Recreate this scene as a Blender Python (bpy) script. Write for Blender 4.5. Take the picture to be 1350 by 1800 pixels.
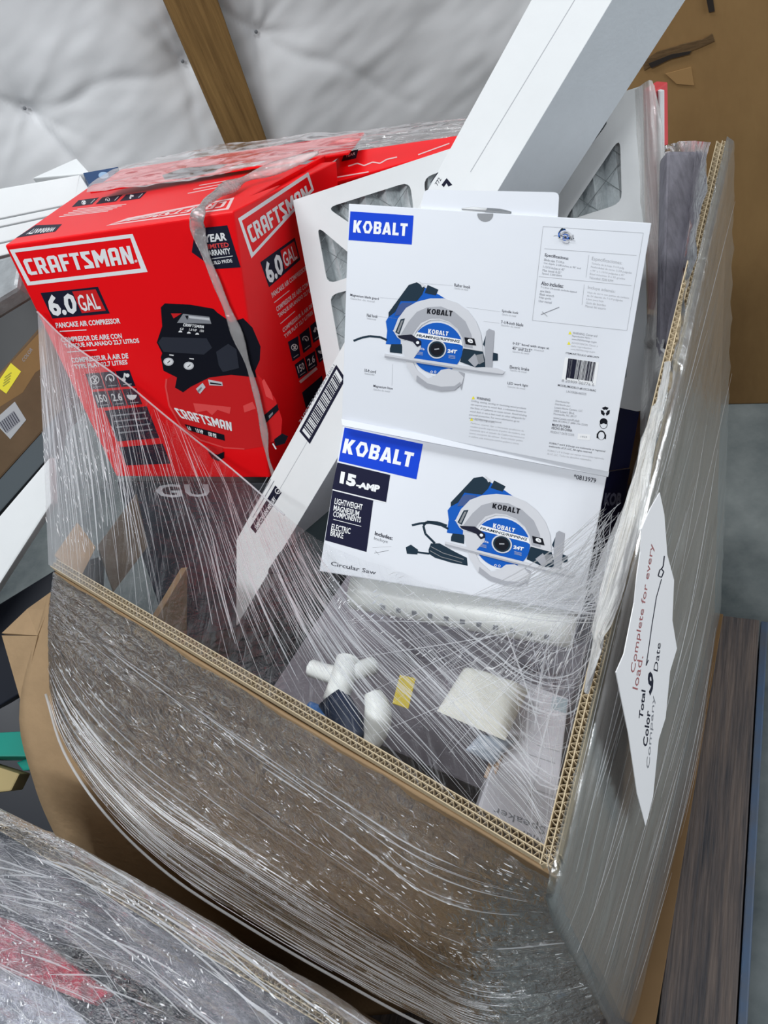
import bpy, bmesh, math, random
from mathutils import Vector, Matrix, noise
from mathutils.geometry import tessellate_polygon
random.seed(7)
for o in list(bpy.data.objects): bpy.data.objects.remove(o)
scene = bpy.context.scene
COL = scene.collection

# ---------------------------------------------------------------- camera
FPX, W, H = 1350.0, 1350, 1800
PITCH, ROLL = math.radians(46), math.radians(25)
CAM = Vector((0, 0, 1.9))
_c, _s = math.cos(PITCH), math.sin(PITCH)
R0, D0, FWD = Vector((1, 0, 0)), Vector((0, -_s, -_c)), Vector((0, _c, -_s))
RGT = math.cos(ROLL)*R0 + math.sin(ROLL)*D0
DWN = -math.sin(ROLL)*R0 + math.cos(ROLL)*D0
cd = bpy.data.cameras.new('camera'); cam = bpy.data.objects.new('camera', cd); COL.objects.link(cam)
m3 = Matrix((RGT, -DWN, -FWD)).transposed()
cam.matrix_world = Matrix.Translation(CAM) @ m3.to_4x4()
cd.sensor_fit = 'VERTICAL'; cd.sensor_height = 24; cd.lens = FPX/H*24; cd.clip_start = .01
scene.camera = cam

# ---------------------------------------------------------------- light
scene.view_settings.view_transform = 'Standard'; scene.view_settings.look = 'None'
scene.view_settings.exposure = 0.0; scene.view_settings.gamma = 1.0
scene.view_settings.use_curve_mapping = False
scene.cycles.transparent_max_bounces = 24
scene.cycles.max_bounces = 8
wd = bpy.data.worlds.new('world'); scene.world = wd; wd.use_nodes = True
bg = wd.node_tree.nodes['Background']; bg.inputs[0].default_value = (.62, .72, .85, 1); bg.inputs[1].default_value = .07

def area(name, loc, tgt, sx, sy, power, col):
    l = bpy.data.lights.new(name, 'AREA'); l.shape = 'RECTANGLE'; l.size = sx; l.size_y = sy
    l.energy = power; l.color = col
    o = bpy.data.objects.new(name, l); COL.objects.link(o); o.location = loc
    o.rotation_euler = (Vector(tgt)-Vector(loc)).to_track_quat('-Z', 'Y').to_euler()
    return o
# warehouse strip lights hung from the roof
area('strip_light', (-1.9, -0.8, 4.3), (-.2, .9, 1), 2.4, .30, 100, (.95, .98, 1))
area('strip_light', (-0.6, 1.6, 4.4), (-.2, 1.9, 1), 2.4, .25, 62, (.95, .98, 1))
area('strip_light', (2.3, 0.1, 4.4), (.6, .9, .8), 2.4, .25, 40, (.95, .98, 1))
# unseen low light added far right to brighten the note and box side
area('added_side_light', (3.6, -1.2, 1.7), (.5, .8, .9), 1.6, 2.4, 95, (.93, .97, 1))

# ---------------------------------------------------------------- projection helpers (pixel + distance -> point of the place)
def ray(px, py): return RGT*(px-W/2) + DWN*(py-H/2) + FWD*FPX
def at(px, py, d): return CAM + ray(px, py)*(d/FPX)
def atz(px, py, z):
    v = ray(px, py); return CAM + v*((z-CAM.z)/v.z)
def onp(px, py, q, n):
    v = ray(px, py); return CAM + v*((q-CAM).dot(n)/v.dot(n))
def planar(px4, d3):
    """TL,TR,BR,BL pixels; distances of TL,TR,BL; BR falls in their plane"""
    a = at(*px4[0], d3[0]); b = at(*px4[1], d3[1]); d = at(*px4[3], d3[2])
    n = (b-a).cross(d-a).normalized()
    return [a, b, onp(*px4[2], a, n), d]

# ---------------------------------------------------------------- materials
MATS = {}
def mat(name, col, rough=.6, spec=.5, var=0, vscale=8, bump=0, bscale=60, stretch=(1, 1, 1), col2=None, metal=0, emit=0):
    if name in MATS: return MATS[name]
    m = bpy.data.materials.new(name); m.use_nodes = True; MATS[name] = m
    nt = m.node_tree; b = nt.nodes['Principled BSDF']
    b.inputs['Base Color'].default_value = (*col, 1); b.inputs['Roughness'].default_value = rough
    b.inputs['Specular IOR Level'].default_value = spec; b.inputs['Metallic'].default_value = metal
    if var or bump:
        tc = nt.nodes.new('ShaderNodeTexCoord'); mp = nt.nodes.new('ShaderNodeMapping'); mp.inputs['Scale'].default_value = stretch
        nt.links.new(tc.outputs['Object'], mp.inputs[0])
    if var:
        n = nt.nodes.new('ShaderNodeTexNoise'); n.inputs['Scale'].default_value = vscale; n.inputs['Detail'].default_value = 8; n.inputs['Roughness'].default_value = .65
        nt.links.new(mp.outputs[0], n.inputs['Vector'])
        r = nt.nodes.new('ShaderNodeValToRGB'); r.color_ramp.elements[0].position = .3; r.color_ramp.elements[1].position = .7
        c2 = col2 or tuple(x*(1-var) for x in col)
        r.color_ramp.elements[0].color = (*c2, 1); r.color_ramp.elements[1].color = (*col, 1)
        nt.links.new(n.outputs['Fac'], r.inputs[0]); nt.links.new(r.outputs[0], b.inputs['Base Color'])
    if bump:
        n = nt.nodes.new('ShaderNodeTexNoise'); n.inputs['Scale'].default_value = bscale; n.inputs['Detail'].default_value = 5
        nt.links.new(mp.outputs[0], n.inputs['Vector'])
        bp = nt.nodes.new('ShaderNodeBump'); bp.inputs['Strength'].default_value = bump; bp.inputs['Distance'].default_value = .01
        nt.links.new(n.outputs['Fac'], bp.inputs['Height']); nt.links.new(bp.outputs[0], b.inputs['Normal'])
    return m

def film_mat(name, a0, a1, su=300, sv=4, tint=(.93, .95, .97), rough=.16, bump=.5, crinkle=.5, cscale=45, diff=.45, lo=.45, hi=.75, patch=0, gl=1.0, cu=None, gather=0, g0=.14, tcol=.97):
    """stretch film: clear sheet with whitened, streaked creases (u across the pull, v along it)"""
    m = bpy.data.materials.new(name); m.use_nodes = True; nt = m.node_tree; N = nt.nodes; Lk = nt.links
    N.remove(N['Principled BSDF']); out = N['Material Output']
    uv = N.new('ShaderNodeTexCoord'); mp = N.new('ShaderNodeMapping'); mp.inputs['Scale'].default_value = (su, sv, 1)
    Lk.new(uv.outputs['UV'], mp.inputs[0])
    n1 = N.new('ShaderNodeTexNoise'); n1.inputs['Scale'].default_value = 1; n1.inputs['Detail'].default_value = 6; n1.inputs['Roughness'].default_value = .7; n1.inputs['Distortion'].default_value = .3
    Lk.new(mp.outputs[0], n1.inputs['Vector'])
    r = N.new('ShaderNodeMapRange'); r.inputs['From Min'].default_value = lo; r.inputs['From Max'].default_value = hi
    r.inputs['To Min'].default_value = a0; r.inputs['To Max'].default_value = a1; r.interpolation_type = 'SMOOTHSTEP'
    Lk.new(n1.outputs['Fac'], r.inputs['Value'])
    alpha = r.outputs[0]
    n2 = N.new('ShaderNodeTexNoise'); n2.inputs['Scale'].default_value = cscale; n2.inputs['Detail'].default_value = 4; n2.inputs['Distortion'].default_value = 1.2
    if cu:
        mp2 = N.new('ShaderNodeMapping'); mp2.inputs['Scale'].default_value = (cu[0], cu[1], 1); Lk.new(uv.outputs['UV'], mp2.inputs[0])
        n2.inputs['Scale'].default_value = 1; Lk.new(mp2.outputs[0], n2.inputs['Vector'])
    else: Lk.new(uv.outputs['Object'], n2.inputs['Vector'])
    if gather:
        sx = N.new('ShaderNodeSeparateXYZ'); Lk.new(uv.outputs['UV'], sx.inputs[0])
        rg = N.new('ShaderNodeMapRange'); rg.interpolation_type = 'SMOOTHSTEP'; rg.inputs['From Min'].default_value = 0; rg.inputs['From Max'].default_value = g0
        rg.inputs['To Min'].default_value = gather; rg.inputs['To Max'].default_value = 0; Lk.new(sx.outputs[0], rg.inputs['Value'])
        ag = N.new('ShaderNodeMath'); ag.operation = 'ADD'; ag.use_clamp = True; Lk.new(alpha, ag.inputs[0]); Lk.new(rg.outputs[0], ag.inputs[1]); alpha = ag.outputs[0]
    if patch:
        n3 = N.new('ShaderNodeTexNoise'); n3.inputs['Scale'].default_value = 7; n3.inputs['Detail'].default_value = 5
        Lk.new(uv.outputs['Object'], n3.inputs['Vector'])
        r3 = N.new('ShaderNodeMapRange'); r3.inputs['From Min'].default_value = .45; r3.inputs['From Max'].default_value = .75
        r3.inputs['To Min'].default_value = 0; r3.inputs['To Max'].default_value = patch
        Lk.new(n3.outputs['Fac'], r3.inputs['Value'])
        ad = N.new('ShaderNodeMath'); ad.operation = 'ADD'; ad.use_clamp = True
        Lk.new(alpha, ad.inputs[0]); Lk.new(r3.outputs[0], ad.inputs[1]); alpha = ad.outputs[0]
    b1 = N.new('ShaderNodeBump'); b1.inputs['Strength'].default_value = bump; b1.inputs['Distance'].default_value = .004
    Lk.new(n1.outputs['Fac'], b1.inputs['Height'])
    b2 = N.new('ShaderNodeBump'); b2.inputs['Strength'].default_value = crinkle; b2.inputs['Distance'].default_value = .01
    Lk.new(n2.outputs['Fac'], b2.inputs['Height']); Lk.new(b1.outputs[0], b2.inputs['Normal'])
    g = N.new('ShaderNodeBsdfGlossy'); g.inputs['Color'].default_value = (1, 1, 1, 1); g.inputs['Roughness'].default_value = rough
    Lk.new(b2.outputs[0], g.inputs['Normal'])
    d = N.new('ShaderNodeBsdfDiffuse'); d.inputs['Color'].default_value = (*tint, 1)
    tl = N.new('ShaderNodeBsdfTranslucent'); tl.inputs['Color'].default_value = (*tint, 1)
    dm = N.new('ShaderNodeMixShader'); dm.inputs[0].default_value = .35; Lk.new(d.outputs[0], dm.inputs[1]); Lk.new(tl.outputs[0], dm.inputs[2])
    t = N.new('ShaderNodeBsdfTransparent'); t.inputs['Color'].default_value = (tcol, tcol, tcol, 1)
    # whitening by crease density, then a clear gloss coat
    mx = N.new('ShaderNodeMixShader'); Lk.new(alpha, mx.inputs[0]); Lk.new(t.outputs[0], mx.inputs[1]); Lk.new(dm.outputs[0], mx.inputs[2])
    fr = N.new('ShaderNodeFresnel'); fr.inputs['IOR'].default_value = 1.45; Lk.new(b2.outputs[0], fr.inputs['Normal'])
    fm = N.new('ShaderNodeMath'); fm.operation = 'MULTIPLY_ADD'; fm.inputs[1].default_value = gl; fm.inputs[2].default_value = .05 * diff * 2; fm.use_clamp = True
    Lk.new(fr.outputs[0], fm.inputs[0])
    mx2 = N.new('ShaderNodeMixShader'); Lk.new(fm.outputs[0], mx2.inputs[0]); Lk.new(mx.outputs[0], mx2.inputs[1]); Lk.new(g.outputs[0], mx2.inputs[2])
    Lk.new(mx2.outputs[0], out.inputs['Surface'])
    return m

RED = mat('red_print', (.86, .004, .008), .4, .22)
REDM = mat('red_tank', (.62, .015, .018), .55, .12)
REDL = mat('red_highlight', (.80, .07, .07), .4)
WHITE = mat('white_ink', (.82, .83, .85), .45)
PINKW = mat('pinkish_white_ink', (.80, .55, .55), .5)
BLACK = mat('black_ink', (.006, .007, .013), .55, .12)
INK = mat('dark_ink', (.012, .013, .03), .55, .12)
NAVY = mat('navy_ink', (.006, .007, .032), .55, .12)
NAVY2 = mat('navy_lettering', (.10, .11, .18), .4)
BLUE = mat('blue_ink', (.003, .055, .62), .55, .12)
SAWBLUE = mat('saw_blue', (.005, .10, .48), .55, .12)
SAWDK = mat('saw_dark', (.012, .03, .05), .55, .12)
GREY2 = mat('light_grey_ink', (.42, .43, .46), .5)
GREY3 = mat('mid_grey_ink', (.25, .26, .29), .5)
SIL1 = mat('silver_ink_light', (.60, .61, .65), .4)
SIL2 = mat('silver_ink', (.36, .37, .41), .4)
SIL3 = mat('silver_ink_dark', (.22, .23, .25), .4)
YEL = mat('yellow_label', (.80, .72, .01), .5)
CARDW = mat('white_card', (.72, .745, .80), .42, .4, bump=.02, bscale=30)
CARDW2 = mat('white_carton_board', (.78, .80, .81), .6, .3, var=.05, vscale=5, bump=.05, bscale=40)
GREYB = mat('grey_board', (.62, .66, .70), .75, .2, var=.06, vscale=20, bump=.05, bscale=200)
KRAFT = mat('kraft_cardboard', (.36, .245, .14), .85, .2, var=.18, vscale=14, bump=.1, bscale=90)
KRAFTD = mat('worn_kraft_cardboard', (.30, .185, .075), .8, .25, var=.4, vscale=2.2, bump=.25, bscale=12, col2=(.20, .115, .045), stretch=(1, 1, .5))
FLUTE = mat('flute_paper', (.56, .46, .31), .85, .2)
DARKC = mat('black_carton', (.008, .011, .02), .5, .4)
GREYC = mat('grey_carton', (.16, .16, .19), .6, .3, var=.2, vscale=5)
NAVYC = mat('navy_carton', (.008, .02, .06), .5, .3)
PLAST = mat('white_plastic', (.80, .82, .80), .35, .5)
CREAM = mat('cream_foam', (.74, .73, .66), .6, .3, bump=.3, bscale=30)
GREEN = mat('green_plastic', (.0, .22, .17), .4)
WOODP = mat('brown_timber', (.32, .19, .07), .7, .2, var=.5, vscale=3, col2=(.13, .07, .025), stretch=(14, 14, .8), bump=.15, bscale=20)
WOODD = mat('weathered_plank', (.135, .105, .09), .7, .35, var=.6, vscale=3, col2=(.025, .028, .036), stretch=(26, 1.4, 8), bump=.3, bscale=8)
BLUEP = mat('blue_paint', (.03, .08, .17), .4, .5, var=.5, vscale=9, col2=(.06, .07, .09))
PAPER = mat('note_paper', (.84, .84, .86), .7, .2)
REDINK = mat('red_pen', (.38, .12, .12), .7)

# ---------------------------------------------------------------- object helpers
def link(o, parent=None):
    COL.objects.link(o)
    if parent is not None: o.parent = parent
    return o
def thing(name, label, cat, loc=(0, 0, 0), group=None):
    o = bpy.data.objects.new(name, None); o.empty_display_size = .05; COL.objects.link(o)
    o['label'] = label; o['category'] = cat
    if group: o['group'] = group
    return o
def tag(o, label, cat, group=None):
    o['label'] = label; o['category'] = cat
    if group: o['group'] = group
    return o
def mesh_obj(name, verts, faces, m, parent=None, smooth=False):
    me = bpy.data.meshes.new(name); me.from_pydata([tuple(v) for v in verts], [], faces); me.update()
    for x in (m if isinstance(m, (list, tuple)) else [m]): me.materials.append(x)
    if smooth:
        for p in me.polygons: p.use_smooth = True
    return link(bpy.data.objects.new(name, me), parent)
def bm_obj(name, bm, m, parent=None, smooth=False):
    me = bpy.data.meshes.new(name); bmesh.ops.recalc_face_normals(bm, faces=bm.faces); bm.to_mesh(me); bm.free()
    for x in (m if isinstance(m, (list, tuple)) else [m]): me.materials.append(x)
    if smooth:
        for p in me.polygons: p.use_smooth = True
    return link(bpy.data.objects.new(name, me), parent)
HF = [(0, 1, 2, 3), (7, 6, 5, 4), (0, 4, 5, 1), (1, 5, 6, 2), (2, 6, 7, 3), (3, 7, 4, 0)]
def hexa(name, p8, m, parent=None, bevel=.002, face_mats=None, seg=2):
    bm = bmesh.new(); vs = [bm.verts.new(p) for p in p8]
    fs = [bm.faces.new([vs[i] for i in f]) for f in HF]
    if face_mats:
        for f, k in zip(fs, face_mats): f.material_index = k
    bmesh.ops.recalc_face_normals(bm, faces=bm.faces)
    if bevel: bmesh.ops.bevel(bm, geom=list(bm.edges), offset=bevel, segments=seg, affect='EDGES', profile=.6, material=-1)
    return bm_obj(name, bm, m, parent)
def away(q):
    n = (q[1]-q[0]).cross(q[3]-q[0]).normalized()
    c = (q[0]+q[1]+q[2]+q[3])/4
    if n.dot(c-CAM) < 0: n = -n
    return n
def slab(name, px4, d3, thick, m, parent=None, bevel=.002, **k):
    q = planar(px4, d3); n = away(q)
    return hexa(name, q+[p+n*thick for p in q], m, parent, bevel, **k), q
def box_at(name, c, ax, ay, az, m, parent=None, bevel=.002):
    """box centred at c with half-axis vectors"""
    p = [c-ax-ay-az, c+ax-ay-az, c+ax+ay-az, c-ax+ay-az, c-ax-ay+az, c+ax-ay+az, c+ax+ay+az, c-ax+ay+az]
    return hexa(name, p, m, parent, bevel)
def cr(p0, p1, p2, p3, t):
    return .5*((2*p1)+(p2-p0)*t+(2*p0-5*p1+4*p2-p3)*t*t+(3*p1-p0-3*p2+p3)*t**3)
def spline(pts, n):
    k = len(pts)-1; out = []
    if k == 1: return [pts[0].lerp(pts[1], i/n) for i in range(n+1)]
    # by index, eased with chord length
    L = [0]
    for i in range(k): L.append(L[-1]+(pts[i+1]-pts[i]).length)
    for i in range(n+1):
        s = L[-1]*i/n; j = 0
        while j < k-1 and L[j+1] < s: j += 1
        t = (s-L[j])/max(1e-9, L[j+1]-L[j])
        p0 = pts[j-1] if j > 0 else 2*pts[0]-pts[1]; p3 = pts[j+2] if j+2 <= k else 2*pts[k]-pts[k-1]
        out.append(cr(p0, pts[j], pts[j+1], p3, t))
    return out
def tube(name, pts, rad, m, parent=None, seg=8, n=24, flat=1.0):
    P = spline(pts, n); R = rad if callable(rad) else (lambda t: rad)
    vs, fs = [], []
    for i, p in enumerate(P):
        t = (P[min(i+1, n)]-P[max(i-1, 0)]).normalized()
        a = t.cross(FWD); a = a.normalized() if a.length > 1e-4 else t.orthogonal().normalized()
        b = t.cross(a).normalized(); r = R(i/n)
        for j in range(seg):
            an = 2*math.pi*j/seg; vs.append(p+a*math.cos(an)*r+b*math.sin(an)*r*flat)
    for i in range(n):
        for j in range(seg):
            fs.append((i*seg+j, i*seg+(j+1) % seg, (i+1)*seg+(j+1) % seg, (i+1)*seg+j))
    fs.append(tuple(range(seg))); fs.append(tuple(n*seg+j for j in range(seg)))
    return mesh_obj(name, vs, fs, m, parent, True)
class Loft:
    def __init__(self, rows, nu, nv):
        R = [spline(r, nu) for r in rows]; cols = [spline([R[k][i] for k in range(len(R))], nv) for i in range(nu+1)]
        self.g = [[cols[i][j] for i in range(nu+1)] for j in range(nv+1)]; self.nu, self.nv = nu, nv
    def at(self, u, v):
        x = min(max(u, 0), .99999)*self.nu; y = min(max(v, 0), .99999)*self.nv; i, j = int(x), int(y); a, b = x-i, y-j
        g = self.g
        return (g[j][i]*(1-a)+g[j][i+1]*a)*(1-b)+(g[j+1][i]*(1-a)+g[j+1][i+1]*a)*b
    def obj(self, name, m, parent, amp=0, fu=30, fv=3, seed=0, flip_uv=False, off=0, out=None):
        nu, nv, g = self.nu, self.nv, self.g; vs, fs = [], []
        for j in range(nv+1):
            for i in range(nu+1):
                p = g[j][i]
                if amp or off:
                    du = g[j][min(i+1, nu)]-g[j][max(i-1, 0)]; dv = g[min(j+1, nv)][i]-g[max(j-1, 0)][i]
                    n = du.cross(dv); n = n.normalized() if n.length > 1e-9 else -FWD
                    if n.dot(out if out is not None else -FWD) < 0: n = -n
                    u, v = i/nu, j/nv
                    h = noise.fractal(Vector((u*fu+seed, v*fv+seed*2, seed)), 1.0, 2.0, 4)
                    p = p+n*(amp*(max(h, -.4)+.4)*min(1, .15+i/nu*14)+off)
                vs.append(p)
        for j in range(nv):
            for i in range(nu): fs.append((j*(nu+1)+i, j*(nu+1)+i+1, (j+1)*(nu+1)+i+1, (j+1)*(nu+1)+i))
        o = mesh_obj(name, vs, fs, m, parent, True)
        uvl = o.data.uv_layers.new(name='UVMap')
        for p in o.data.polygons:
            for li in p.loop_indices:
                k = o.data.loops[li].vertex_index; i, j = k % (nu+1), k//(nu+1)
                uvl.data[li].uv = (j/nv, i/nu) if flip_uv else (i/nu, j/nv)
        return o
def strands(name, lines, m, parent):
    """thin pulled creases of film: narrow ribbons along polylines; lines = [(points, width)]"""
    vs, fs = [], []
    for P, w in lines:
        b = len(vs)
        for i, p in enumerate(P):
            t = (P[min(i+1, len(P)-1)]-P[max(i-1, 0)]).normalized()
            a = t.cross(p-CAM).normalized(); nn = (CAM-p).normalized()
            k = w*(.35+.65*math.sin(math.pi*i/(len(P)-1)))
            vs += [p-a*k, p+nn*k*.9, p+a*k]
        for i in range(len(P)-1):
            q = b+i*3
            fs += [(q, q+1, q+4, q+3), (q+1, q+2, q+5, q+4)]
    o = mesh_obj(name, vs, fs, m, parent, True); o['kind'] = 'stuff'
    return o

# ---------------------------------------------------------------- printing on faces
_tc = {}
def glyphs(s, bold):
    k = (s, bold)
    if k not in _tc:
        c = bpy.data.curves.new('t', 'FONT'); c.body = s; c.offset = bold; c.resolution_u = 2; c.space_line = .95
        o = bpy.data.objects.new('t', c); me = bpy.data.meshes.new_from_object(o)
        V = [(v.co.x, v.co.y) for v in me.vertices]; F = [tuple(p.vertices) for p in me.polygons]
        bpy.data.objects.remove(o); bpy.data.curves.remove(c); bpy.data.meshes.remove(me)
        x0 = min(v[0] for v in V); x1 = max(v[0] for v in V); y0 = min(v[1] for v in V); y1 = max(v[1] for v in V)
        _tc[k] = ([((x-x0)/(x1-x0), (y1-y)/(y1-y0)) for x, y in V], F)
    return _tc[k]
LC = dict(
 C=(.5, [[(.12,0),(.5,0),(.5,.2),(.22,.2),(.22,.8),(.5,.8),(.5,1),(.12,1),(0,.88),(0,.12)]]),
 R=(.6, [[(0,0),(.2,0),(.2,.35),(.26,.35),(.38,0),(.6,0),(.46,.38),(.56,.48),(.56,.88),(.44,1),(0,1)],[(.2,.53),(.2,.82),(.36,.82),(.36,.53)]]),
 A=(.58, [[(0,0),(.2,0),(.2,.28),(.38,.28),(.38,0),(.58,0),(.58,.88),(.46,1),(.12,1),(0,.88)],[(.2,.46),(.2,.8),(.38,.8),(.38,.46)]]),
 F=(.5, [[(0,0),(.2,0),(.2,.4),(.44,.4),(.44,.58),(.2,.58),(.2,.81),(.5,.81),(.5,1),(0,1)]]),
 T=(.52, [[(.16,0),(.36,0),(.36,.81),(.52,.81),(.52,1),(0,1),(0,.81),(.16,.81)]]),
 S=(.54, [[(0,0),(.54,0),(.54,.3),(.24,.72),(.24,.81),(.52,.81),(.52,1),(0,1),(0,.68),(.3,.26),(.3,.19),(0,.19)]]),
 M=(.78, [[(0,0),(.2,0),(.2,.5),(.36,.2),(.42,.2),(.58,.5),(.58,0),(.78,0),(.78,1),(.58,1),(.39,.62),(.2,1),(0,1)]]),
 N=(.6, [[(0,0),(.2,0),(.2,.55),(.4,0),(.6,0),(.6,1),(.4,1),(.4,.45),(.2,1),(0,1)]]))
LK = dict(
 K=(.7, [[(0,0),(.24,0),(.24,.38),(.42,0),(.7,0),(.44,.52),(.7,1),(.42,1),(.24,.64),(.24,1),(0,1)]]),
 O=(.84, [[(.22,0),(.62,0),(.84,.5),(.62,1),(.22,1),(0,.5)],[(.33,.22),(.51,.22),(.6,.5),(.51,.78),(.33,.78),(.24,.5)]]),
 B=(.64, [[(0,0),(.5,0),(.64,.12),(.64,.42),(.56,.51),(.64,.6),(.64,.88),(.5,1),(0,1)],[(.24,.2),(.24,.4),(.42,.4),(.42,.2)],[(.24,.6),(.24,.8),(.42,.8),(.42,.6)]]),
 A=(.78, [[(0,0),(.25,0),(.29,.16),(.49,.16),(.53,0),(.78,0),(.52,1),(.26,1)],[(.33,.34),(.39,.72),(.45,.34)]]),
 L=(.54, [[(0,0),(.54,0),(.54,.22),(.24,.22),(.24,1),(0,1)]]),
 T=(.62, [[(.19,0),(.43,0),(.43,.78),(.62,.78),(.62,1),(0,1),(0,.78),(.19,.78)]]))
def bil(q, u, v):
    return tuple((q[0][k]*(1-u)+q[1][k]*u)*(1-v)+(q[3][k]*(1-u)+q[2][k]*u)*v for k in (0, 1))
def arc(cx, cy, r, a0=0, a1=360, n=24, ry=None):
    ry = ry or r
    return [(cx+r*math.cos(math.radians(a0+(a1-a0)*i/n)), cy+ry*math.sin(math.radians(a0+(a1-a0)*i/n))) for i in range(n if abs(a1-a0) == 360 else n+1)]
class Print:
    """flat ink on the plane of a face; shapes are given where they show in the photograph and land on the face itself"""
    def __init__(self, q, T=lambda x, y: (x, y)):
        self.q0 = q[0]; self.n = -away(q); self.V = []; self.F = []; self.M = []; self.mi = []; self.T = T; self.z = 1
    def pt(self, p, z):
        return onp(*self.T(*p), self.q0+self.n*(.00022*z), self.n)
    def mid(self, m):
        if m not in self.M: self.M.append(m)
        return self.M.index(m)
    def poly(self, loops, m, z=1):
        if not isinstance(loops[0], list): loops = [loops]
        tri = tessellate_polygon([[Vector((x, y, 0)) for x, y in l] for l in loops])
        b = len(self.V); k = self.mid(m)
        for l in loops: self.V += [self.pt(p, z) for p in l]
        for t in tri: self.F.append(tuple(b+i for i in t)); self.mi.append(k)
        return self
    def line(self, p, q, w, m, z=1):
        dx, dy = q[0]-p[0], q[1]-p[1]; L = math.hypot(dx, dy); nx, ny = -dy/L*w/2, dx/L*w/2
        return self.poly([(p[0]+nx, p[1]+ny), (q[0]+nx, q[1]+ny), (q[0]-nx, q[1]-ny), (p[0]-nx, p[1]-ny)], m, z)
    def path(self, pts, w, m, z=1):
        for a, b in zip(pts, pts[1:]): self.line(a, b, w, m, z)
        return self
    def frame(self, q, inner, m, z=1): return self.poly([list(q), list(inner)], m, z)
    def text(self, s, q, m, z=2, bold=.0):
        V, F = glyphs(s, bold); b = len(self.V); k = self.mid(m)
        self.V += [self.pt(bil(q, u, v), z) for u, v in V]
        for f in F: self.F.append(tuple(b+i for i in f)); self.mi.append(k)
        return self
    def logo(self, s, font, q, m, z=2, gap=.1):
        tot = sum(font[c][0] for c in s)+gap*(len(s)-1); x = 0
        for c in s:
            w, loops = font[c]
            self.poly([[bil(q, (x+a)/tot, 1-b) for a, b in l] for l in loops], m, z); x += w+gap
        return self
    def build(self, name, parent):
        o = mesh_obj(name, self.V, self.F, self.M, parent)
        if name in ('barcode_print', 'text_print', 'icon_print', 'lettering_print', 'handwriting', 'carton_print'): o['kind'] = 'stuff'
        for p, k in zip(o.data.polygons, self.mi): p.material_index = k
        return o
#BODY

# ================================================================ the setting
def structure(o): o['kind'] = 'structure'; return o
FLOOR = mat('concrete', (.20, .225, .225), .65, .3, var=.45, vscale=3.5, col2=(.06, .078, .085), bump=.08, bscale=25)
structure(mesh_obj('floor', [(-4, -2, 0), (4, -2, 0), (4, 3.6, 0), (-4, 3.6, 0)], [(0, 1, 2, 3)], FLOOR))

VINYL = mat('white_vinyl_facing', (.80, .81, .83), .55, .3, var=.06, vscale=3, bump=.12, bscale=14)
WY = 3.3
pins = [onp(x, y, Vector((0, WY, 0)), Vector((0, 1, 0))) for x, y in ((43, 193), (322, 110), (452, 58))]
pins += [Vector((x, WY, z)) for x, z in ((-1.55, 1.35), (-1.5, .45), (-.45, .35), (.35, .3), (1.05, 1.3), (1.15, .4), (2.1, 1.25), (-.6, 2.3), (.6, 2.25), (1.7, 2.2), (-1.6, 2.2))]
nx, nz = 420, 230; X0, X1, Z0, Z1 = -2.6, 2.8, 0, 2.9
wr = random.Random(4)
rays = [[(wr.uniform(0, 6.283), wr.uniform(.5, 1.2)*wr.choice((1, 1, -.7)), wr.uniform(.10, .30)) for _ in range(8)] for _ in pins]
segs = [(pins[0], pins[1]), (pins[2], pins[2]+Vector((.5, 0, -.45))), (pins[0], pins[0]+Vector((.12, 0, -.5))), (pins[1], pins[1]+Vector((-.1, 0, -.4)))]
vs, fs = [], []
for j in range(nz+1):
    for i in range(nx+1):
        x = X0+(X1-X0)*i/nx; z = Z0+(Z1-Z0)*j/nz; h = .15
        for p, rr in zip(pins, rays):
            dx, dz_ = x-p.x, z-p.z; d = math.hypot(dx, dz_)
            if d > 1.1: continue
            h -= .07*math.exp(-d/.13)
            if d > .01:
                a_ = math.atan2(dz_, dx)
                for a0, am, dec in rr:
                    lat = abs(math.sin((a_-a0)/2)*2*d)
                    if lat < .05 and math.cos(a_-a0) > 0: h -= am*.014*math.exp(-(lat/(.012+.03*d))**2)*math.exp(-d/dec)*min(1, d/.04)
        for p, q in segs:
            vx, vz = q.x-p.x, q.z-p.z; l2 = vx*vx+vz*vz; t = max(0, min(1, ((x-p.x)*vx+(z-p.z)*vz)/l2))
            d = math.hypot(x-p.x-vx*t, z-p.z-vz*t+.02*math.sin(t*9))
            if d < .08: h -= .012*math.exp(-(d/.022)**2)*(1-.6*t)
        h += .022*noise.fractal(Vector((x*2.0, z*2.6, 3)), 1, 2, 3) + .004*noise.noise(Vector((x*5+z*3, z*19-x*6, 9)))
        vs.append((x, WY+.1-h, z))
for j in range(nz):
    for i in range(nx): fs.append((j*(nx+1)+i, j*(nx+1)+i+1, (j+1)*(nx+1)+i+1, (j+1)*(nx+1)+i))
wall = structure(mesh_obj('wall_back', vs, fs, VINYL, None, True))
for p in pins:
    bm = bmesh.new(); bmesh.ops.create_uvsphere(bm, u_segments=10, v_segments=6, radius=.007)
    for v in bm.verts: v.co = Vector((v.co.x, v.co.y*.4, v.co.z))+Vector((p.x, WY+.02, p.z))
    bm_obj('insulation_pin', bm, SIL3, wall, True)
# leaning timber stud in front of the insulation
def wp(x, y, yy=WY-.13): return onp(x, y, Vector((0, yy, 0)), Vector((0, 1, 0)))
a, b = wp(287, 0), wp(383, 0); c, d = wp(397, 255), wp(467, 240)
up0, up1 = (a-c), (b-d)
q = [a+up0*1.4, b+up1*1.4, d-up1*1.05, c-up0*1.05]
stud = hexa('trim_1', q+[p+Vector((0, .09, 0)) for p in q], WOODP, None, .004); structure(stud)

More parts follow.
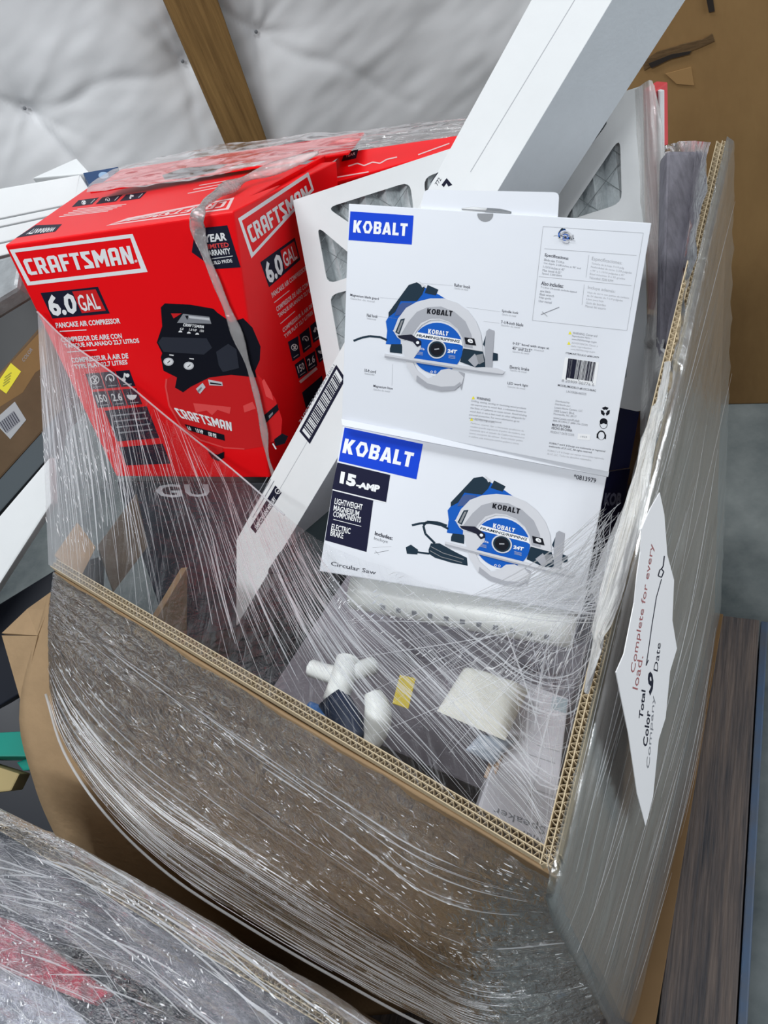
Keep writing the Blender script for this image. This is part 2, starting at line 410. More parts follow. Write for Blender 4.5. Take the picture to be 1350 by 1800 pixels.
# ================================================================ big brown cardboard box behind, right
e0, e1 = atz(1255, 712, 0), atz(1350, 710, 0); dr = (e1-e0).normalized()
pl = e0-dr*.28; pr = e0+dr*1.0; bn = Vector((-dr.y, dr.x, 0)); bn = bn if bn.dot(e0-CAM) > 0 else -bn
hh = Vector((0, 0, 1.75))
big = thing('cardboard_box', 'tall worn brown cardboard box standing on the concrete at the right', 'box')
hexa('carton_body', [pl+hh, pr+hh, pr, pl, pl+hh+bn*.5, pr+hh+bn*.5, pr+bn*.5, pl+bn*.5], KRAFTD, big, .006)
TORN = mat('torn_liner', (.16, .10, .05), .9, .1, var=.5, vscale=30, stretch=(1, 1, 8))
TORND = mat('dark_tear', (.03, .025, .022), .9, .1)
BIGQ = [pl+hh, pr+hh, pr, pl]
def strip3(name, px, m, parent, lift):
    P0 = [onp(x, y, pl-bn*lift, bn) for x, y in px]
    n = len(P0); vs = [p for p in P0]+[p+bn*(lift-.0005) for p in P0]
    fs = [tuple(range(n)), tuple(range(2*n-1, n-1, -1))]+[(i, (i+1) % n, n+(i+1) % n, n+i) for i in range(n)]
    return mesh_obj(name, vs, fs, m, parent)
strip3('torn_liner', [(1130, 108), (1155, 92), (1200, 78), (1235, 70), (1252, 60), (1256, 72), (1230, 84), (1196, 96), (1160, 108), (1132, 124)], TORN, big, .004)
strip3('torn_liner', [(1140, 112), (1180, 96), (1215, 90), (1212, 95), (1178, 104), (1145, 120)], TORND, big, .006)
strip3('torn_liner', [(1240, -10), (1252, -10), (1256, 20), (1246, 22)], TORND, big, .004)
strip3('torn_liner', [(1170, 130), (1215, 118), (1220, 150), (1190, 148)], mat('bare_flute', (.33, .20, .085), .9, .1), big, .003)

# ================================================================ gaylord (bulk box) on its pallet
RZ = 1.10
A = atz(975, 1528, RZ); L = atz(88, 995, RZ)
Bb = atz(1256, 1075, .15); Bt = onp(1243, 252, Bb, Vector((.55, .83, 0)))
B = Vector((Bb.x, Bb.y, Bt.z))
OUTF = Vector((L.y-A.y, A.x-L.x, 0)).normalized(); OUTF = OUTF if OUTF.dot(CAM-A) > 0 else -OUTF
OUTF.z = 0
ABd = Vector((B.x-A.x, B.y-A.y, 0)); OUTR = Vector((ABd.y, -ABd.x, 0)).normalized()
Dp = Vector((L.x+ABd.x, L.y+ABd.y, 1.2))
gay = thing('bulk_box', 'open triple-wall cardboard bulk box full of returned goods, wrapped in clear film', 'box')

def corrugated_rim(parent, P0, P1, inn, th=.014, pitch=.0085, name='rim'):
    """three liners with two wavy flutes between them, standing 12 mm proud along the cut edge"""
    d = P1-P0; ln = d.length; n = int(ln/pitch*6); t = d.normalized(); upv = Vector((0, 0, 1))
    for k in range(3):
        o = inn*(th*k/2)
        hexa('liner', [P0+o, P1+o, P1+o+inn*.0012, P0+o+inn*.0012]+[p-upv*.03 for p in (P0+o, P1+o, P1+o+inn*.0012, P0+o+inn*.0012)], FLUTE, parent, 0)
    vs, fs = [], []
    for k in range(2):
        b = len(vs)
        for i in range(n+1):
            s = i/n; ph = s*ln/pitch*2*math.pi+k*1.6
            off = inn*(th*(.25+.5*k)+th*.235*math.sin(ph))
            for w in (-.00045, .00045):
                p = P0+d*s+off+inn*w-upv*.0012
                vs += [p, p-upv*.02]
        for i in range(n):
            q = b+i*4
            fs += [(q, q+4, q+5, q+1), (q+2, q+3, q+7, q+6), (q, q+2, q+6, q+4)]
    o = mesh_obj('fluting', vs, fs, FLUTE, parent); o['kind'] = 'stuff'

# right panel (follows the straight rim up to the far corner)
th = OUTR*-.014
A0, B0 = Vector((A.x, A.y, .15)), Vector((B.x, B.y, .15))
dz = Vector((0, 0, .018))
rp = hexa('side_panel', [A-dz, B-dz, B0, A0, A-dz+th, B-dz+th, B0+th, A0+th], KRAFT, gay, .001)
corrugated_rim(rp, A.copy(), B.copy(), -OUTR)
# back and left panels
def wallp(name, a, b, inn):
    a0, b0 = Vector((a.x, a.y, .15)), Vector((b.x, b.y, .15))
    return hexa(name, [a, b, b0, a0, a+inn, b+inn, b0+inn, a0+inn], KRAFT, gay, .001)
Lw = Vector((L.x, L.y, RZ)); inl = Vector((-(Dp-L).y, (Dp-L).x, 0)).normalized()*-.014
wallp('back_panel', Vector((B.x, B.y, B.z-.3)), Dp-Vector((0, 0, .15)), (A-B).normalized().cross(Vector((0, 0, 1)))*0+Vector((-.01, -.01, 0)))
wallp('left_panel', Vector((L.x, L.y, .84)), Vector((Dp.x, Dp.y, .9)), inl)
# bulging front panel: rim straight, belly pushed out by the load
rim_px = [(88, 995), (300, 1124), (530, 1264), (760, 1398), (975, 1528)]
def rimp(z=RZ, off=0.): return [atz(x, y, RZ)+Vector((0, 0, z-RZ))+OUTF*off for x, y in rim_px]
edge = [(85, 1215, .97), (118, 1318, .93), (190, 1425, .88), (300, 1530, .84), (440, 1622, .80), (600, 1715, .74), (760, 1800, .66), (900, 1850, .55), (1056, 1790, .32)]
midr = [(84, 1100, 1.045), (200, 1225, 1.01), (380, 1360, .98), (600, 1500, .95), (800, 1625, .90), (1008, 1640, .80)]
def rowz(r, off): return [atz(*p)+OUTF*off for p in r]
front_rows = [rimp(RZ-.016, .001), rowz(midr, -.006), rowz(edge, -.008)]
fl = Loft(front_rows, 160, 90)
fp = fl.obj('front_panel', KRAFT, gay)
sol = fp.modifiers.new('thick', 'SOLIDIFY'); sol.thickness = .012; sol.offset = 0; sol.thickness = .004
corrugated_rim(fp, L.copy(), A.copy(), -OUTF)
# lower skirt of the front panel, bare cardboard below the film
low_l = [atz(88, 1045, 1.03), atz(38, 1240, .93), atz(62, 1370, .84), atz(105, 1475, .70), atz(190, 1640, .45), atz(300, 1810, .15)]
low_r = [atz(140, 1090, 1.02), atz(160, 1260, .94), atz(240, 1400, .85), atz(500, 1560, .72), atz(820, 1690, .45), atz(1085, 1775, .15)]
low_r = [p-OUTF*.035 for p in low_r]
sk = Loft([low_l, low_r], 40, 12); sko = sk.obj('lower_skirt', KRAFT, gay)
s2 = sko.modifiers.new('thick', 'SOLIDIFY'); s2.thickness = .01; s2.offset = 0
# folded corner flap
f1 = [atz(3, 1117, .985), atz(66, 1118, 1.0), atz(38, 1238, .935)]
f2 = [atz(3, 1113, .985), atz(48, 1070, 1.0), atz(90, 1040, 1.04), atz(84, 1072, 1.02), atz(66, 1117, 1.0)]
def plate(name, P, th, m, parent, smooth=False):
    n = (P[1]-P[0]).cross(P[-1]-P[0]).normalized()
    if n.dot(P[0]-CAM) < 0: n = -n
    k = len(P); vs = list(P)+[p+n*th for p in P]
    fs = [tuple(range(k)), tuple(range(2*k-1, k-1, -1))]+[(i, (i+1) % k, k+(i+1) % k, k+i) for i in range(k)]
    return mesh_obj(name, vs, fs, m, parent, smooth)
plate('corner_flap', f1, .006, KRAFT, gay)
plate('corner_flap', f2, .006, KRAFT, gay)
# flaps standing inside the left corner
plate('inner_flap', [at(96, 975, 1.30), at(136, 918, 1.34), at(168, 962, 1.34), at(140, 1018, 1.30)], .006, KRAFT, gay)
plate('inner_flap', [at(172, 960, 1.36), at(240, 868, 1.42), at(260, 960, 1.42), at(200, 1040, 1.36)], .006, mat('dull_kraft', (.12, .095, .07), .85), gay)

# pallet: long boards, blue-painted outer edge
pal = thing('pallet', 'weathered wooden pallet with a blue-painted edge under the bulk box', 'pallet')
pd = (atz(1340, 1090, .14)-atz(1300, 1800, .14)); pd.z = 0; pd.normalize(); pn = Vector((pd.y, -pd.x, 0))
if pn.dot(OUTR) < 0: pn = -pn
pe = atz(1340, 1090, .14)   # far outer corner of the deck
pal.location = (pe.x, pe.y, 0); pal.rotation_euler = (0, 0, math.atan2(pd.y, pd.x)-math.pi/2)
sx_ = 1 if Vector((pd.y, -pd.x, 0)).dot(pn) > 0 else -1     # local +x points to the outer edge
def bar(name, x0, x1, y0, y1, z0, z1, m, bv=.003):
    q = [Vector((x*sx_, y, z1)) for x, y in ((x0, y0), (x1, y0), (x1, y1), (x0, y1))]
    return hexa(name, q+[Vector((v.x, v.y, z0)) for v in q], m, pal, bv)
for k in range(7): bar('deck_board', -.006-k*.135-.128, -.006-k*.135, -1.15, 0, .118, .14, WOODD)
for k in range(3): bar('stringer', -.93, -.01, -.10-k*.515, -.02-k*.515, 0, .117, WOODD)
bar('edge_board', -.003, .013, -1.15, 0, .005, .136, BLUEP)

# ================================================================ goods in the bulk box
# ---- red compressor carton
rc = thing('compressor_carton', 'bright red carton of a pancake air compressor with white lettering, tilted at the left', 'box')
RF = planar([(8, 431), (410, 371), (474, 840), (205, 838)], (1.26, 1.13, 1.50))
RR2 = planar([(410, 371), (592, 283), (640, 760), (474, 840)], (1.13, 1.38, (RF[2]-CAM).dot(FWD)))
back = RR2[1]-RF[1]; RTL = RF[0]+back
RT_l = onp(165, 322, RF[0], (RF[1]-RF[0]).cross(back).normalized())
b8 = RF+[RT_l, RR2[1], RR2[1]+RF[2]-RF[1], RT_l+RF[3]-RF[0]]
hexa('carton_body', b8, RED, rc, .004, seg=3)
RTQ = [RT_l, RR2[1], RF[1], RF[0]]
s = .237
p = Print(RF)
p.frame([(16.6, 439), (233, 411), (259.5, 478), (48.6, 502)], [(26, 444), (229, 418.5), (247.5, 472), (53, 495)], WHITE)
p.logo('CRAFTSMAN', LC, [(39, 456), (228, 432), (236, 463), (51, 484)], WHITE); p.poly(arc(239, 459, 2.6, n=10), PINKW); p.build('logo_print', rc)
p = Print(RF)
p.poly([(71, 515), (172, 504), (193, 551), (92, 560)], INK).poly([(127, 512.5), (168, 508.5), (186, 546), (144, 550.5)], REDM, 2)
p.text('6.0', [(77, 519), (130, 514), (138, 551), (92, 557)], WHITE, 3, .04).text('GAL', [(133, 519), (168, 515), (178, 543), (143, 548)], WHITE, 3, .015)
p.build('capacity_print', rc)
p = Print(RF)
for t_, q_ in (('PANCAKE AIR COMPRESSOR', [(97, 567.5), (210, 559), (212, 568.5), (99.5, 577)]),
               ('COMPRESOR DE AIRE CON', [(106, 593), (213, 586), (215, 595), (109, 602)]),
               ('TANQUE APLANADO 22,7 LITROS', [(112, 604.5), (243, 594.5), (246, 604), (116, 613.5)]),
               ('COMPRESSEUR À AIR DE', [(123, 627), (224, 618.5), (226, 630), (127, 638)]),
               ('TYPE PLAT 22,7 LITRES', [(129, 641), (223, 632), (225, 642), (133, 650)])):
    p.text(t_, q_, WHITE, 2, .03)
p.line((105, 582.5), (152, 580), 1.6, WHITE).line((118, 619), (170, 615), 1.6, WHITE); p.build('text_print', rc)
def icons(p, sq, kind):
    p.poly(sq, INK, 1); c = bil(sq, .5, .42); r = abs(sq[1][0]-sq[0][0])*.33
    if kind == 0:
        p.poly([arc(*c, r, n=16), arc(*c, r*.8, n=16)], WHITE, 2).line((c[0]-r*.6, c[1]-r*.6), (c[0]+r*.6, c[1]+r*.6), 1.6, WHITE, 2).line((c[0]+r*.4, c[1]-r*.6), (c[0]-r*.2, c[1]+r*.6), 2.4, WHITE, 2)
    elif kind == 1:
        p.poly(arc(*c, r, 150, 395, 14)+arc(*c, r*.75, 395, 150, 14), WHITE, 2).poly([(c[0]-2, c[1]-r*.5), (c[0]+1, c[1]+1), (c[0]+r*.3, c[1]-r*.1), (c[0]+r*.5, c[1]+r*.8), (c[0]-1, c[1]+r*.3)], WHITE, 2)
    elif kind == 2:
        p.poly(arc(c[0]-2, c[1]+r*.5, r*.45, n=10), WHITE, 2).line((c[0]-2, c[1]+r*.4), (c[0], c[1]-r*.9), 3.2, WHITE, 2).poly(arc(c[0]+r*.55, c[1]-r*.4, r*.45, n=8), WHITE, 2)
    elif kind == 3:
        p.poly(arc(c[0], c[1]-1, r*1.1, 0, 180, 12), WHITE, 2)
    else:
        p.text(kind, [bil(sq, .15, .2), bil(sq, .85, .2), bil(sq, .85, .68), bil(sq, .15, .68)], WHITE, 2, .02)
    p.line(bil(sq, .2, .86), bil(sq, .8, .86), 1.3, GREY2, 2)
p = Print(RF)
for r in range(2):
    for c_ in range(3):
        ox, oy = 150+c_*26.5+r*12, 657-c_*2.3+r*32
        sq = [(ox, oy), (ox+24.5, oy-2), (ox+35, oy+26), (ox+10, oy+28)]
        icons(p, sq, [[0, 1, 2], ['150', '2.6', 3]][r][c_])
p.poly([(184, 722), (258, 714), (280, 770), (206, 776)], INK, 1).poly([(210, 786), (286, 780), (300, 815), (222, 818)], INK, 1)
for k in range(4): p.line((196+k*4, 731+k*10), (256+k*4, 725+k*10), 2.6, GREY3, 2)
p.build('icon_print', rc)
p = Print(RF)
p.poly([(343, 402), (399.5, 396), (423, 470), (378, 473), (337, 443.5)], INK)
p.text('YEAR', [(357, 413), (397, 408.5), (399, 422.5), (359, 427)], WHITE, 2, .04).text('LIMITED', [(359, 430), (401, 426), (403, 434), (361, 438)], REDL, 2, .02)
p.text('WARRANTY', [(356, 441), (404, 436), (406, 446.5), (359, 451)], WHITE, 2, .03).line((372, 455), (409, 450), 1.2, WHITE, 2).text('BUILD PRIDE', [(368, 460), (407, 455), (409, 461), (370, 466)], WHITE, 2, .02)
p.build('warranty_print', rc)
# printed compressor picture
p = Print(RF, lambda x, y: (240+x*s, 500+y*s))
p.poly([(230, 700), (215, 760), (240, 900), (330, 1060), (480, 1160), (650, 1215), (800, 1225), (950, 1200), (1070, 1130), (1080, 1000), (1030, 850), (930, 700), (880, 650), (300, 650)], REDM)
p.poly([(228, 700), (222, 760), (248, 895), (335, 1050), (480, 1150), (650, 1206), (800, 1216), (800, 1225), (650, 1216), (478, 1162), (328, 1062), (236, 900), (210, 760), (215, 700)], REDL, 2)
p.poly([(420, 880), (700, 910), (690, 960), (600, 930), (560, 970), (520, 935), (440, 950)], REDL, 2).poly([(790, 900), (860, 870), (885, 920), (800, 950)], REDL, 2)
p.poly([(945, 700), (1000, 800), (1015, 860), (960, 830), (930, 720)], REDL, 2)
p.poly([(180, 170), (210, 140), (400, 150), (570, 180), (600, 210), (700, 280), (790, 250), (860, 320), (920, 460), (915, 560), (880, 640), (890, 690), (700, 670), (540, 690), (400, 760), (345, 800), (285, 765), (300, 690), (200, 640), (180, 540), (190, 510), (150, 430), (190, 310)], BLACK, 2)
SH = mat('black_sheen', (.022, .026, .04), .4)
p.poly([(160, 430), (190, 390), (520, 400), (560, 470), (500, 520), (200, 500)], SH, 3).poly([(590, 500), (680, 440), (740, 480), (760, 620), (640, 650), (610, 600)], SH, 3)
p.poly([(255, 215), (335, 215), (275, 252)], REDM, 3).poly([(300, 285), (345, 218), (540, 240), (555, 292)], GREY3, 3).poly([(385, 232), (540, 250), (545, 268), (390, 250)], SIL1, 4).poly([(360, 232), (385, 232), (375, 262)], BLACK, 5)
for cx, cy in ((237, 573), (387, 603)):
    p.poly(arc(cx, cy, 38, n=16, ry=30), SIL1, 3).poly(arc(cx, cy, 28, n=14, ry=21), WHITE, 4).line((cx-8, cy+10), (cx+12, cy-8), 5, BLACK, 5)
p.line((243, 522), (275, 526), 8, WHITE, 3).line((392, 549), (425, 553), 8, WHITE, 3)
p.poly([(440, 775), (490, 730), (512, 762), (470, 812)], SIL1, 3).poly([(530, 705), (635, 725), (640, 752), (540, 748)], SIL1, 3).poly([(545, 725), (630, 738), (630, 745), (545, 738)], BLACK, 4)
p.poly([(450, 790), (480, 760), (485, 770), (458, 805)], SIL3, 4)
p.poly([(945, 970), (1045, 885), (1055, 930), (940, 1050)], BLACK, 3).poly([(980, 975), (1010, 945), (1012, 960), (984, 995)], SIL3, 4)
p.poly([(520, 1190), (640, 1210), (640, 1260), (560, 1250), (535, 1240)], REDM, 3).poly([(528, 1238), (600, 1262), (650, 1240), (648, 1285), (608, 1312), (560, 1290)], BLACK, 4)
p.poly([(1020, 1150), (1080, 1105), (1125, 1125), (1100, 1180), (1030, 1200)], BLACK, 3).line((1010, 1180), (1035, 1222), 10, WHITE, 4)
p.poly([(355, 1035), (650, 1115), (655, 1160), (385, 1082)], BLACK, 3).text('6.0      1.0 HP      150 PSI', [(368, 1046), (590, 1108), (592, 1140), (385, 1078)], WHITE, 4, .04)
p.logo('CRAFTSMAN', LC, [(272, 912), (702, 1022), (708, 1088), (330, 990)], WHITE, 4)
p.logo('CRAFTSMAN', LC, [(350, 288), (500, 305), (498, 325), (345, 310)], WHITE, 4)
p.text('6.0      1.0 HP   150', [(325, 318), (500, 337), (498, 355), (320, 336)], WHITE, 4, .02)
for cx in (325, 388, 450): p.poly(arc(cx, 355+(cx-325)*.14, 14, 180, 360, 8), WHITE, 4)
p.build('product_picture', rc)
# side face print
p = Print(RR2)
p.frame([(418.5, 384), (542, 302.5), (552, 334), (442, 454)], [(425, 388), (540, 311), (547.5, 332), (444.5, 444)], WHITE)
p.logo('CRAFTSMAN', LC, [(433, 399), (538, 326), (545, 350), (443, 428)], WHITE); p.build('logo_print', rc)
p = Print(RR2)
p.poly([(457.6, 461), (518, 417.5), (528, 456.6), (473, 505)], INK).poly([(493, 441), (517, 424), (525, 453), (501, 474)], REDM, 2)
p.text('6.0', [(461, 465), (492, 442), (500, 479), (474, 501)], WHITE, 3, .04).text('GAL', [(495, 446), (516, 430), (523, 454), (502, 471)], WHITE, 3, .015); p.build('capacity_print', rc)
p = Print(RR2)
for t_, q_ in (('PANCAKE AIR COMPRESSOR', [(476.6, 515), (538, 466), (539.5, 474), (479, 524)]),
               ('COMPRESOR DE AIRE CON', [(485, 540), (540.6, 494.5), (542, 503), (487, 548.5)]),
               ('TANQUE APLANADO 22,7 LITROS', [(488, 552), (556, 497), (557.5, 505), (491, 560)]),
               ('COMPRESSEUR À AIR DE', [(495.5, 576), (548, 531), (549.5, 539.5), (498, 585)]),
               ('TYPE PLAT 22,7 LITRES', [(499, 589), (549, 545), (550.5, 553), (502, 596)])):
    p.text(t_, q_, PINKW, 2, .03)
p.line((482, 532), (509, 510.5), 1.4, PINKW).line((493, 569), (518.5, 547), 1.4, PINKW); p.build('text_print', rc)
p = Print(RR2)
for k, (sq, kd) in enumerate((([(506, 601), (524, 590.5), (528, 626), (514.5, 635.5)], 0), ([(526, 589), (543, 575), (548, 609.4), (533.5, 621)], 1), ([(545, 573), (560, 560), (566, 592), (551, 603)], 2),
                              ([(518, 641), (534, 629), (541, 655), (525, 666)], '150'), ([(536, 628), (553.6, 616.5), (558, 642.6), (542, 654)], '2.6'), ([(554, 613), (570, 600), (575, 626), (561, 638)], 3))):
    icons(p, sq, kd)
p.line((527, 672), (557, 647), 5, PINKW, 2); p.poly([(531, 690), (566, 660), (572, 690), (538, 718)], INK); p.build('icon_print', rc)
# top print, seen upside down
p = Print(RTQ)
p.frame([(186, 397), (225, 383), (412, 347), (402, 368)], [(196, 394), (228, 385.5), (405, 351), (397, 366)], PINKW)
p.logo('CRAFTSMAN', LC, [(392, 364), (207, 391), (231, 385), (400, 353)], PINKW); p.build('logo_print', rc)
p = Print(RTQ)
for k in range(3):
    ox = 126+k*42
    icons(p, [(ox, 364-k*5), (ox+12, 352-k*5), (ox+48, 347-k*5), (ox+36, 359-k*5)], k)
p.poly([(28, 418), (62, 396), (109, 394), (97, 407)], INK).text('WARRANTY', [(92, 407), (45, 412), (58, 402), (100, 399)], WHITE, 2, .02)
for k in range(5): p.line((104+k*8, 381-k*3.4), (190+k*8, 371-k*3), 1.2, PINKW)
for k in range(3): p.line((330+k*10, 340-k*7), (385+k*14, 329-k*7), 1.4, PINKW)
p.build('icon_print', rc)
# lifted top flap with dark print
fq = planar([(212, 298), (640, 232), (612, 268), (158, 337)], (1.64, 1.52, 1.52))
fo = hexa('top_flap', fq+[q_+away(fq)*.004 for q_ in fq], RED, rc, .001)
p = Print(fq); p.poly([(285, 308), (320, 296), (400, 288), (375, 303), (330, 312), (290, 316)], BLACK); p.poly([(400, 297), (420, 288), (470, 282), (448, 292)], WHITE); p.build('flap_print', fo)
fq2 = planar([(440, 345), (612, 252), (626, 258), (560, 300)], (1.16, 1.52, 1.42))
fo2 = hexa('side_flap', fq2+[q_+away(fq2)*.004 for q_ in fq2], RED, rc, .001)

# ---- second red carton behind
sc = thing('red_carton', 'flat red carton with white script lettering behind the compressor carton', 'box')
so, SQ = slab('carton_body', [(600, 268), (815, 236), (800, 262), (552, 330)], (1.52, 1.36, 1.46), .12, RED, sc, .003)
p = Print(SQ); p.path([(612, 292), (628, 287), (640, 291), (655, 285), (668, 287), (680, 280), (698, 276)], 2.2, PINKW, 2); p.line((566, 316), (648, 302), 2, PINKW, 2); p.line((735, 272), (790, 252), 2, PINKW, 2); p.poly([(606, 268), (630, 262), (626, 278), (600, 284)], INK); p.text('YEAR', [(608, 272), (625, 267), (624, 272), (607, 277)], WHITE, 2, .02); p.build('lettering_print', sc)

# ---- pleated air filter with card frame
af = thing('air_filter', 'large pleated air filter in a white card frame with triangular cut-outs', 'filter')
FQ = planar([(515, 352), (1130, 150), (1140, 720), (600, 800)], (1.25, 1.08, 1.42)); FN = away(FQ)
def fuv(u, v): return (FQ[0]*(1-u)+FQ[1]*u)*(1-v)+(FQ[3]*(1-u)+FQ[2]*u)*v
fu_, fv_ = (FQ[1]-FQ[0]).length, (FQ[3]-FQ[0]).length
def rounded(pts, r):
    out = []; n = len(pts)
    for i in range(n):
        p0, p1, p2 = Vector(pts[i-1]), Vector(pts[i]), Vector(pts[(i+1) % n])
        a_ = (p0-p1); b_ = (p2-p1); ra = min(r, a_.length*.45, b_.length*.45)
        s_, e_ = p1+a_.normalized()*ra, p1+b_.normalized()*ra
        for t in (0, .25, .5, .75, 1): out.append(tuple(s_*(1-t)**2+p1*2*t*(1-t)+e_*t*t))
    return out
# cells between the frame, two cross bars and four diagonals
v1, v2, ju = .34, .70, .25; hw = .018; m_ = .06
def cell(poly, r=.03): return rounded([Vector((x, y)) for x, y in poly], r)
cells = [
 [(m_+.04, m_), (.36, m_), (.36, .16), (.28, v1-.07)], [(m_, m_+.05), (ju-.05, v1-.03), (m_, v1-.02)],
 [(.40, m_), (.60, m_), (.60, v1-.02), (.40, v1-.02)], [(.64, m_), (.96-.04, m_), (.73, v1-.08), (.64, v1-.03)],
 [(1-m_, m_+.06), (1-m_, v1-.03), (.78, v1-.02)],
 [(m_, v1+.02), (ju, v1+.02), (ju-.02, v1+.15), (m_, v2-.1)], [(ju+.06, v1+.02), (.48, v1+.02), (.48, v2-.02), (m_+.03, v2-.02), (ju+.02, v1+.16)],
 [(.52, v1+.02), (ju+.44, v1+.02), (.76, v1+.14), (.97-m_, v2-.03), (.52, v2-.02)], [(.76, v1+.02), (1-m_, v1+.02), (1-m_, v2-.08), (.80, v1+.13)],
 [(m_, v2+.02), (.22, v2+.02), (m_, 1-m_-.05)], [(.28, v2+.02), (.48, v2+.02), (.48, 1-m_), (m_+.05, 1-m_)],
 [(.52, v2+.02), (.74, v2+.02), (.90, 1-m_), (.52, 1-m_)], [(.80, v2+.02), (1-m_, v2+.02), (1-m_, 1-m_-.05)]]
loops = [[(0, 0), (1, 0), (1, 1), (0, 1)]]+[cell(c_) for c_ in cells]
flat = [pt for l in loops for pt in l]
tri = tessellate_polygon([[Vector((x, y, 0)) for x, y in l] for l in loops])
nfl = len(flat); vs = [fuv(x, y) for x, y in flat]; vs += [p_+FN*.003 for p_ in vs]
fs = [tuple(t) for t in tri]+[tuple(i+nfl for i in reversed(t)) for t in tri]
k0 = 0
for l in loops:
    n = len(l); fs += [(k0+i, k0+(i+1) % n, nfl+k0+(i+1) % n, nfl+k0+i) for i in range(n)]; k0 += n
mesh_obj('card_frame', vs, fs, CARDW2, af)
# pleats, deep folds running across the frame
MEDIA = mat('filter_media', (.60, .65, .67), .9, .2, var=.25, vscale=25, bump=.3, bscale=120)
np_ = 15; vs, fs = [], []
for i in range(np_*2+1):
    u = .02+.96*i/(np_*2); dpt = .007 if i % 2 else .026
    for j in range(9):
        v = .02+.96*j/8; vs.append(fuv(min(max(u+.06*(v-.5), .015), .985), v)+FN*dpt)
for i in range(np_*2):
    for j in range(8): fs.append((i*9+j, i*9+j+1, i*9+9+j+1, i*9+9+j))
mesh_obj('pleated_media', vs, fs, MEDIA, af)
vs, fs = [], []
for k in range(-12, 22):
    for sg in (-1, 1):
        seg_ = []
        for t in range(41):
            y = t/40; x = (k/10+sg*y*.9)
            if .02 < x < .98: seg_.append(fuv(x, .02+.96*y)+FN*.0065)
        for a_, b_ in zip(seg_, seg_[1:]):
            w_ = (b_-a_).normalized().cross(FN)*.0005; q_ = len(vs); vs += [a_-w_, a_+w_, b_+w_, b_-w_]; fs.append((q_, q_+1, q_+2, q_+3))
mo = mesh_obj('wire_mesh', vs, fs, mat('mesh_wire', (.14, .16, .17), .4, .5), af); mo['kind'] = 'stuff'
for (ua, va, ub, vb) in ((0, 0, 1, 0), (1, 0, 1, 1), (1, 1, 0, 1), (0, 1, 0, 0)):
    a_, b_ = fuv(ua, va), fuv(ub, vb); c_ = (FQ[0]+FQ[1]+FQ[2]+FQ[3])/4
    ia, ib = (c_-a_).normalized()*.002, (c_-b_).normalized()*.002
    hexa('frame_side', [a_+FN*.0032, b_+FN*.0032, b_+ib+FN*.0032, a_+ia+FN*.0032, a_+FN*.045, b_+FN*.045, b_+ib+FN*.045, a_+ia+FN*.045], CARDW2, af, 0)
# thin red carton and a grey pack standing between the filter and the side panel
rk = thing('slim_carton', 'slim red and white carton on edge between the air filter and the box side', 'box')
slab('carton_body', [(1130, 158), (1150, 160), (1158, 560), (1140, 560)], (1.13, 1.12, 1.36), .04, mat('faded_red_card', (.60, .06, .07), .5), rk, .002)
slab('white_panel', [(1160, 160), (1168, 158), (1170, 640), (1161, 640)], (1.12, 1.12, 1.38), .03, CARDW2, rk, .001)
gp = thing('grey_pack', 'lilac grey pack under film beside the air filter, at the far corner', 'pack')
_pq = [onp(x, y, A-OUTR*o_, OUTR) for x, y, o_ in ((1172, 264, .07), (1232, 264, .035), (1172, 680, .035), (1164, 690, .05))]
hexa('pack_body', _pq+[q_-OUTR*.0+FWD*.03 for q_ in _pq], mat('lilac_grey_card', (.27, .26, .30), .6, .3, var=.4, vscale=14, stretch=(8, 8, 1)), gp, .006)

# ---- long white carton sticking out of the box
lc = thing('long_carton', 'very long slim white and grey carton slanting up out of the bulk box', 'box')
LA, LB = (934, 0), (1076, 0); 
_t, _b = at(*LB, .88), at(476, 1000, 1.42); _e = (_b-_t).normalized(); _n = (Vector((-.05, -.35, 1))-_e*_e.dot(Vector((-.05, -.35, 1)))).normalized()
WQ = [onp(*LA, _t, _n), _t, _b, onp(388, 1000, _t, _n)]
dl = WQ[3]-WQ[0]; dr_ = WQ[2]-WQ[1]
Tq = [WQ[0]-dl*.16, WQ[1]-dr_*.16, WQ[2]+dr_*.17, WQ[3]+dl*.17]
gn = _n.cross(_e); gfar = onp(1205, 0, _t, gn if abs(gn.dot(ray(1205, 0))) > 0 else gn); gv = gfar-_t; gv = gv-_e*gv.dot(_e)
print('carton', (WQ[0]-WQ[1]).length, gv.length, _n)
G0, G1 = Tq[1]+gv, Tq[2]+gv*1.0
other = [Tq[0]+gv, G0, G1, Tq[3]+gv]
hexa('carton_body', Tq+other, [CARDW2, GREYB], lc, .0008, face_mats=[0, 0, 0, 1, 0, 0])
LQ = WQ
p = Print(LQ)
p.line((1010, 0), (827, 302), 1.2, GREY2).line((560, 742), (480, 880), .8, GREY2)
fr_o = [(591, 641), (608, 666), (544.6, 780.5), (526, 758)]
p.poly([fr_o, [(591.5, 649), (602, 667), (543.5, 772), (531, 757)]], INK, 1)
random.seed(3)
for k in range(30):
    t = .04+.92*k/29; w_ = random.choice((1.0, 1.6, 2.4)); a_ = (591-t*59, 652+t*103); b_ = (601-t*57, 669+t*101)
    p.line(a_, b_, w_, INK, 2)
p.text('21087731229843001', [(525, 741), (586, 640), (589, 643), (528, 744)], GREY3, 2, .0)
p.build('barcode_print', lc); p = Print(LQ)
p.poly([(484, 853), (495, 866), (449, 937.6), (440, 927)], INK, 1).poly([arc(488.5, 863, 5.4, n=14), arc(488.5, 863, 4.2, n=14)], WHITE, 2).text('Hg', [(486, 866), (489, 860), (491.5, 863), (488.5, 868)], WHITE, 2, .02)
p.text('LAMP CONTAINS MERCURY', [(447, 926), (481, 872), (486, 878), (452, 931)], WHITE, 2, .03)
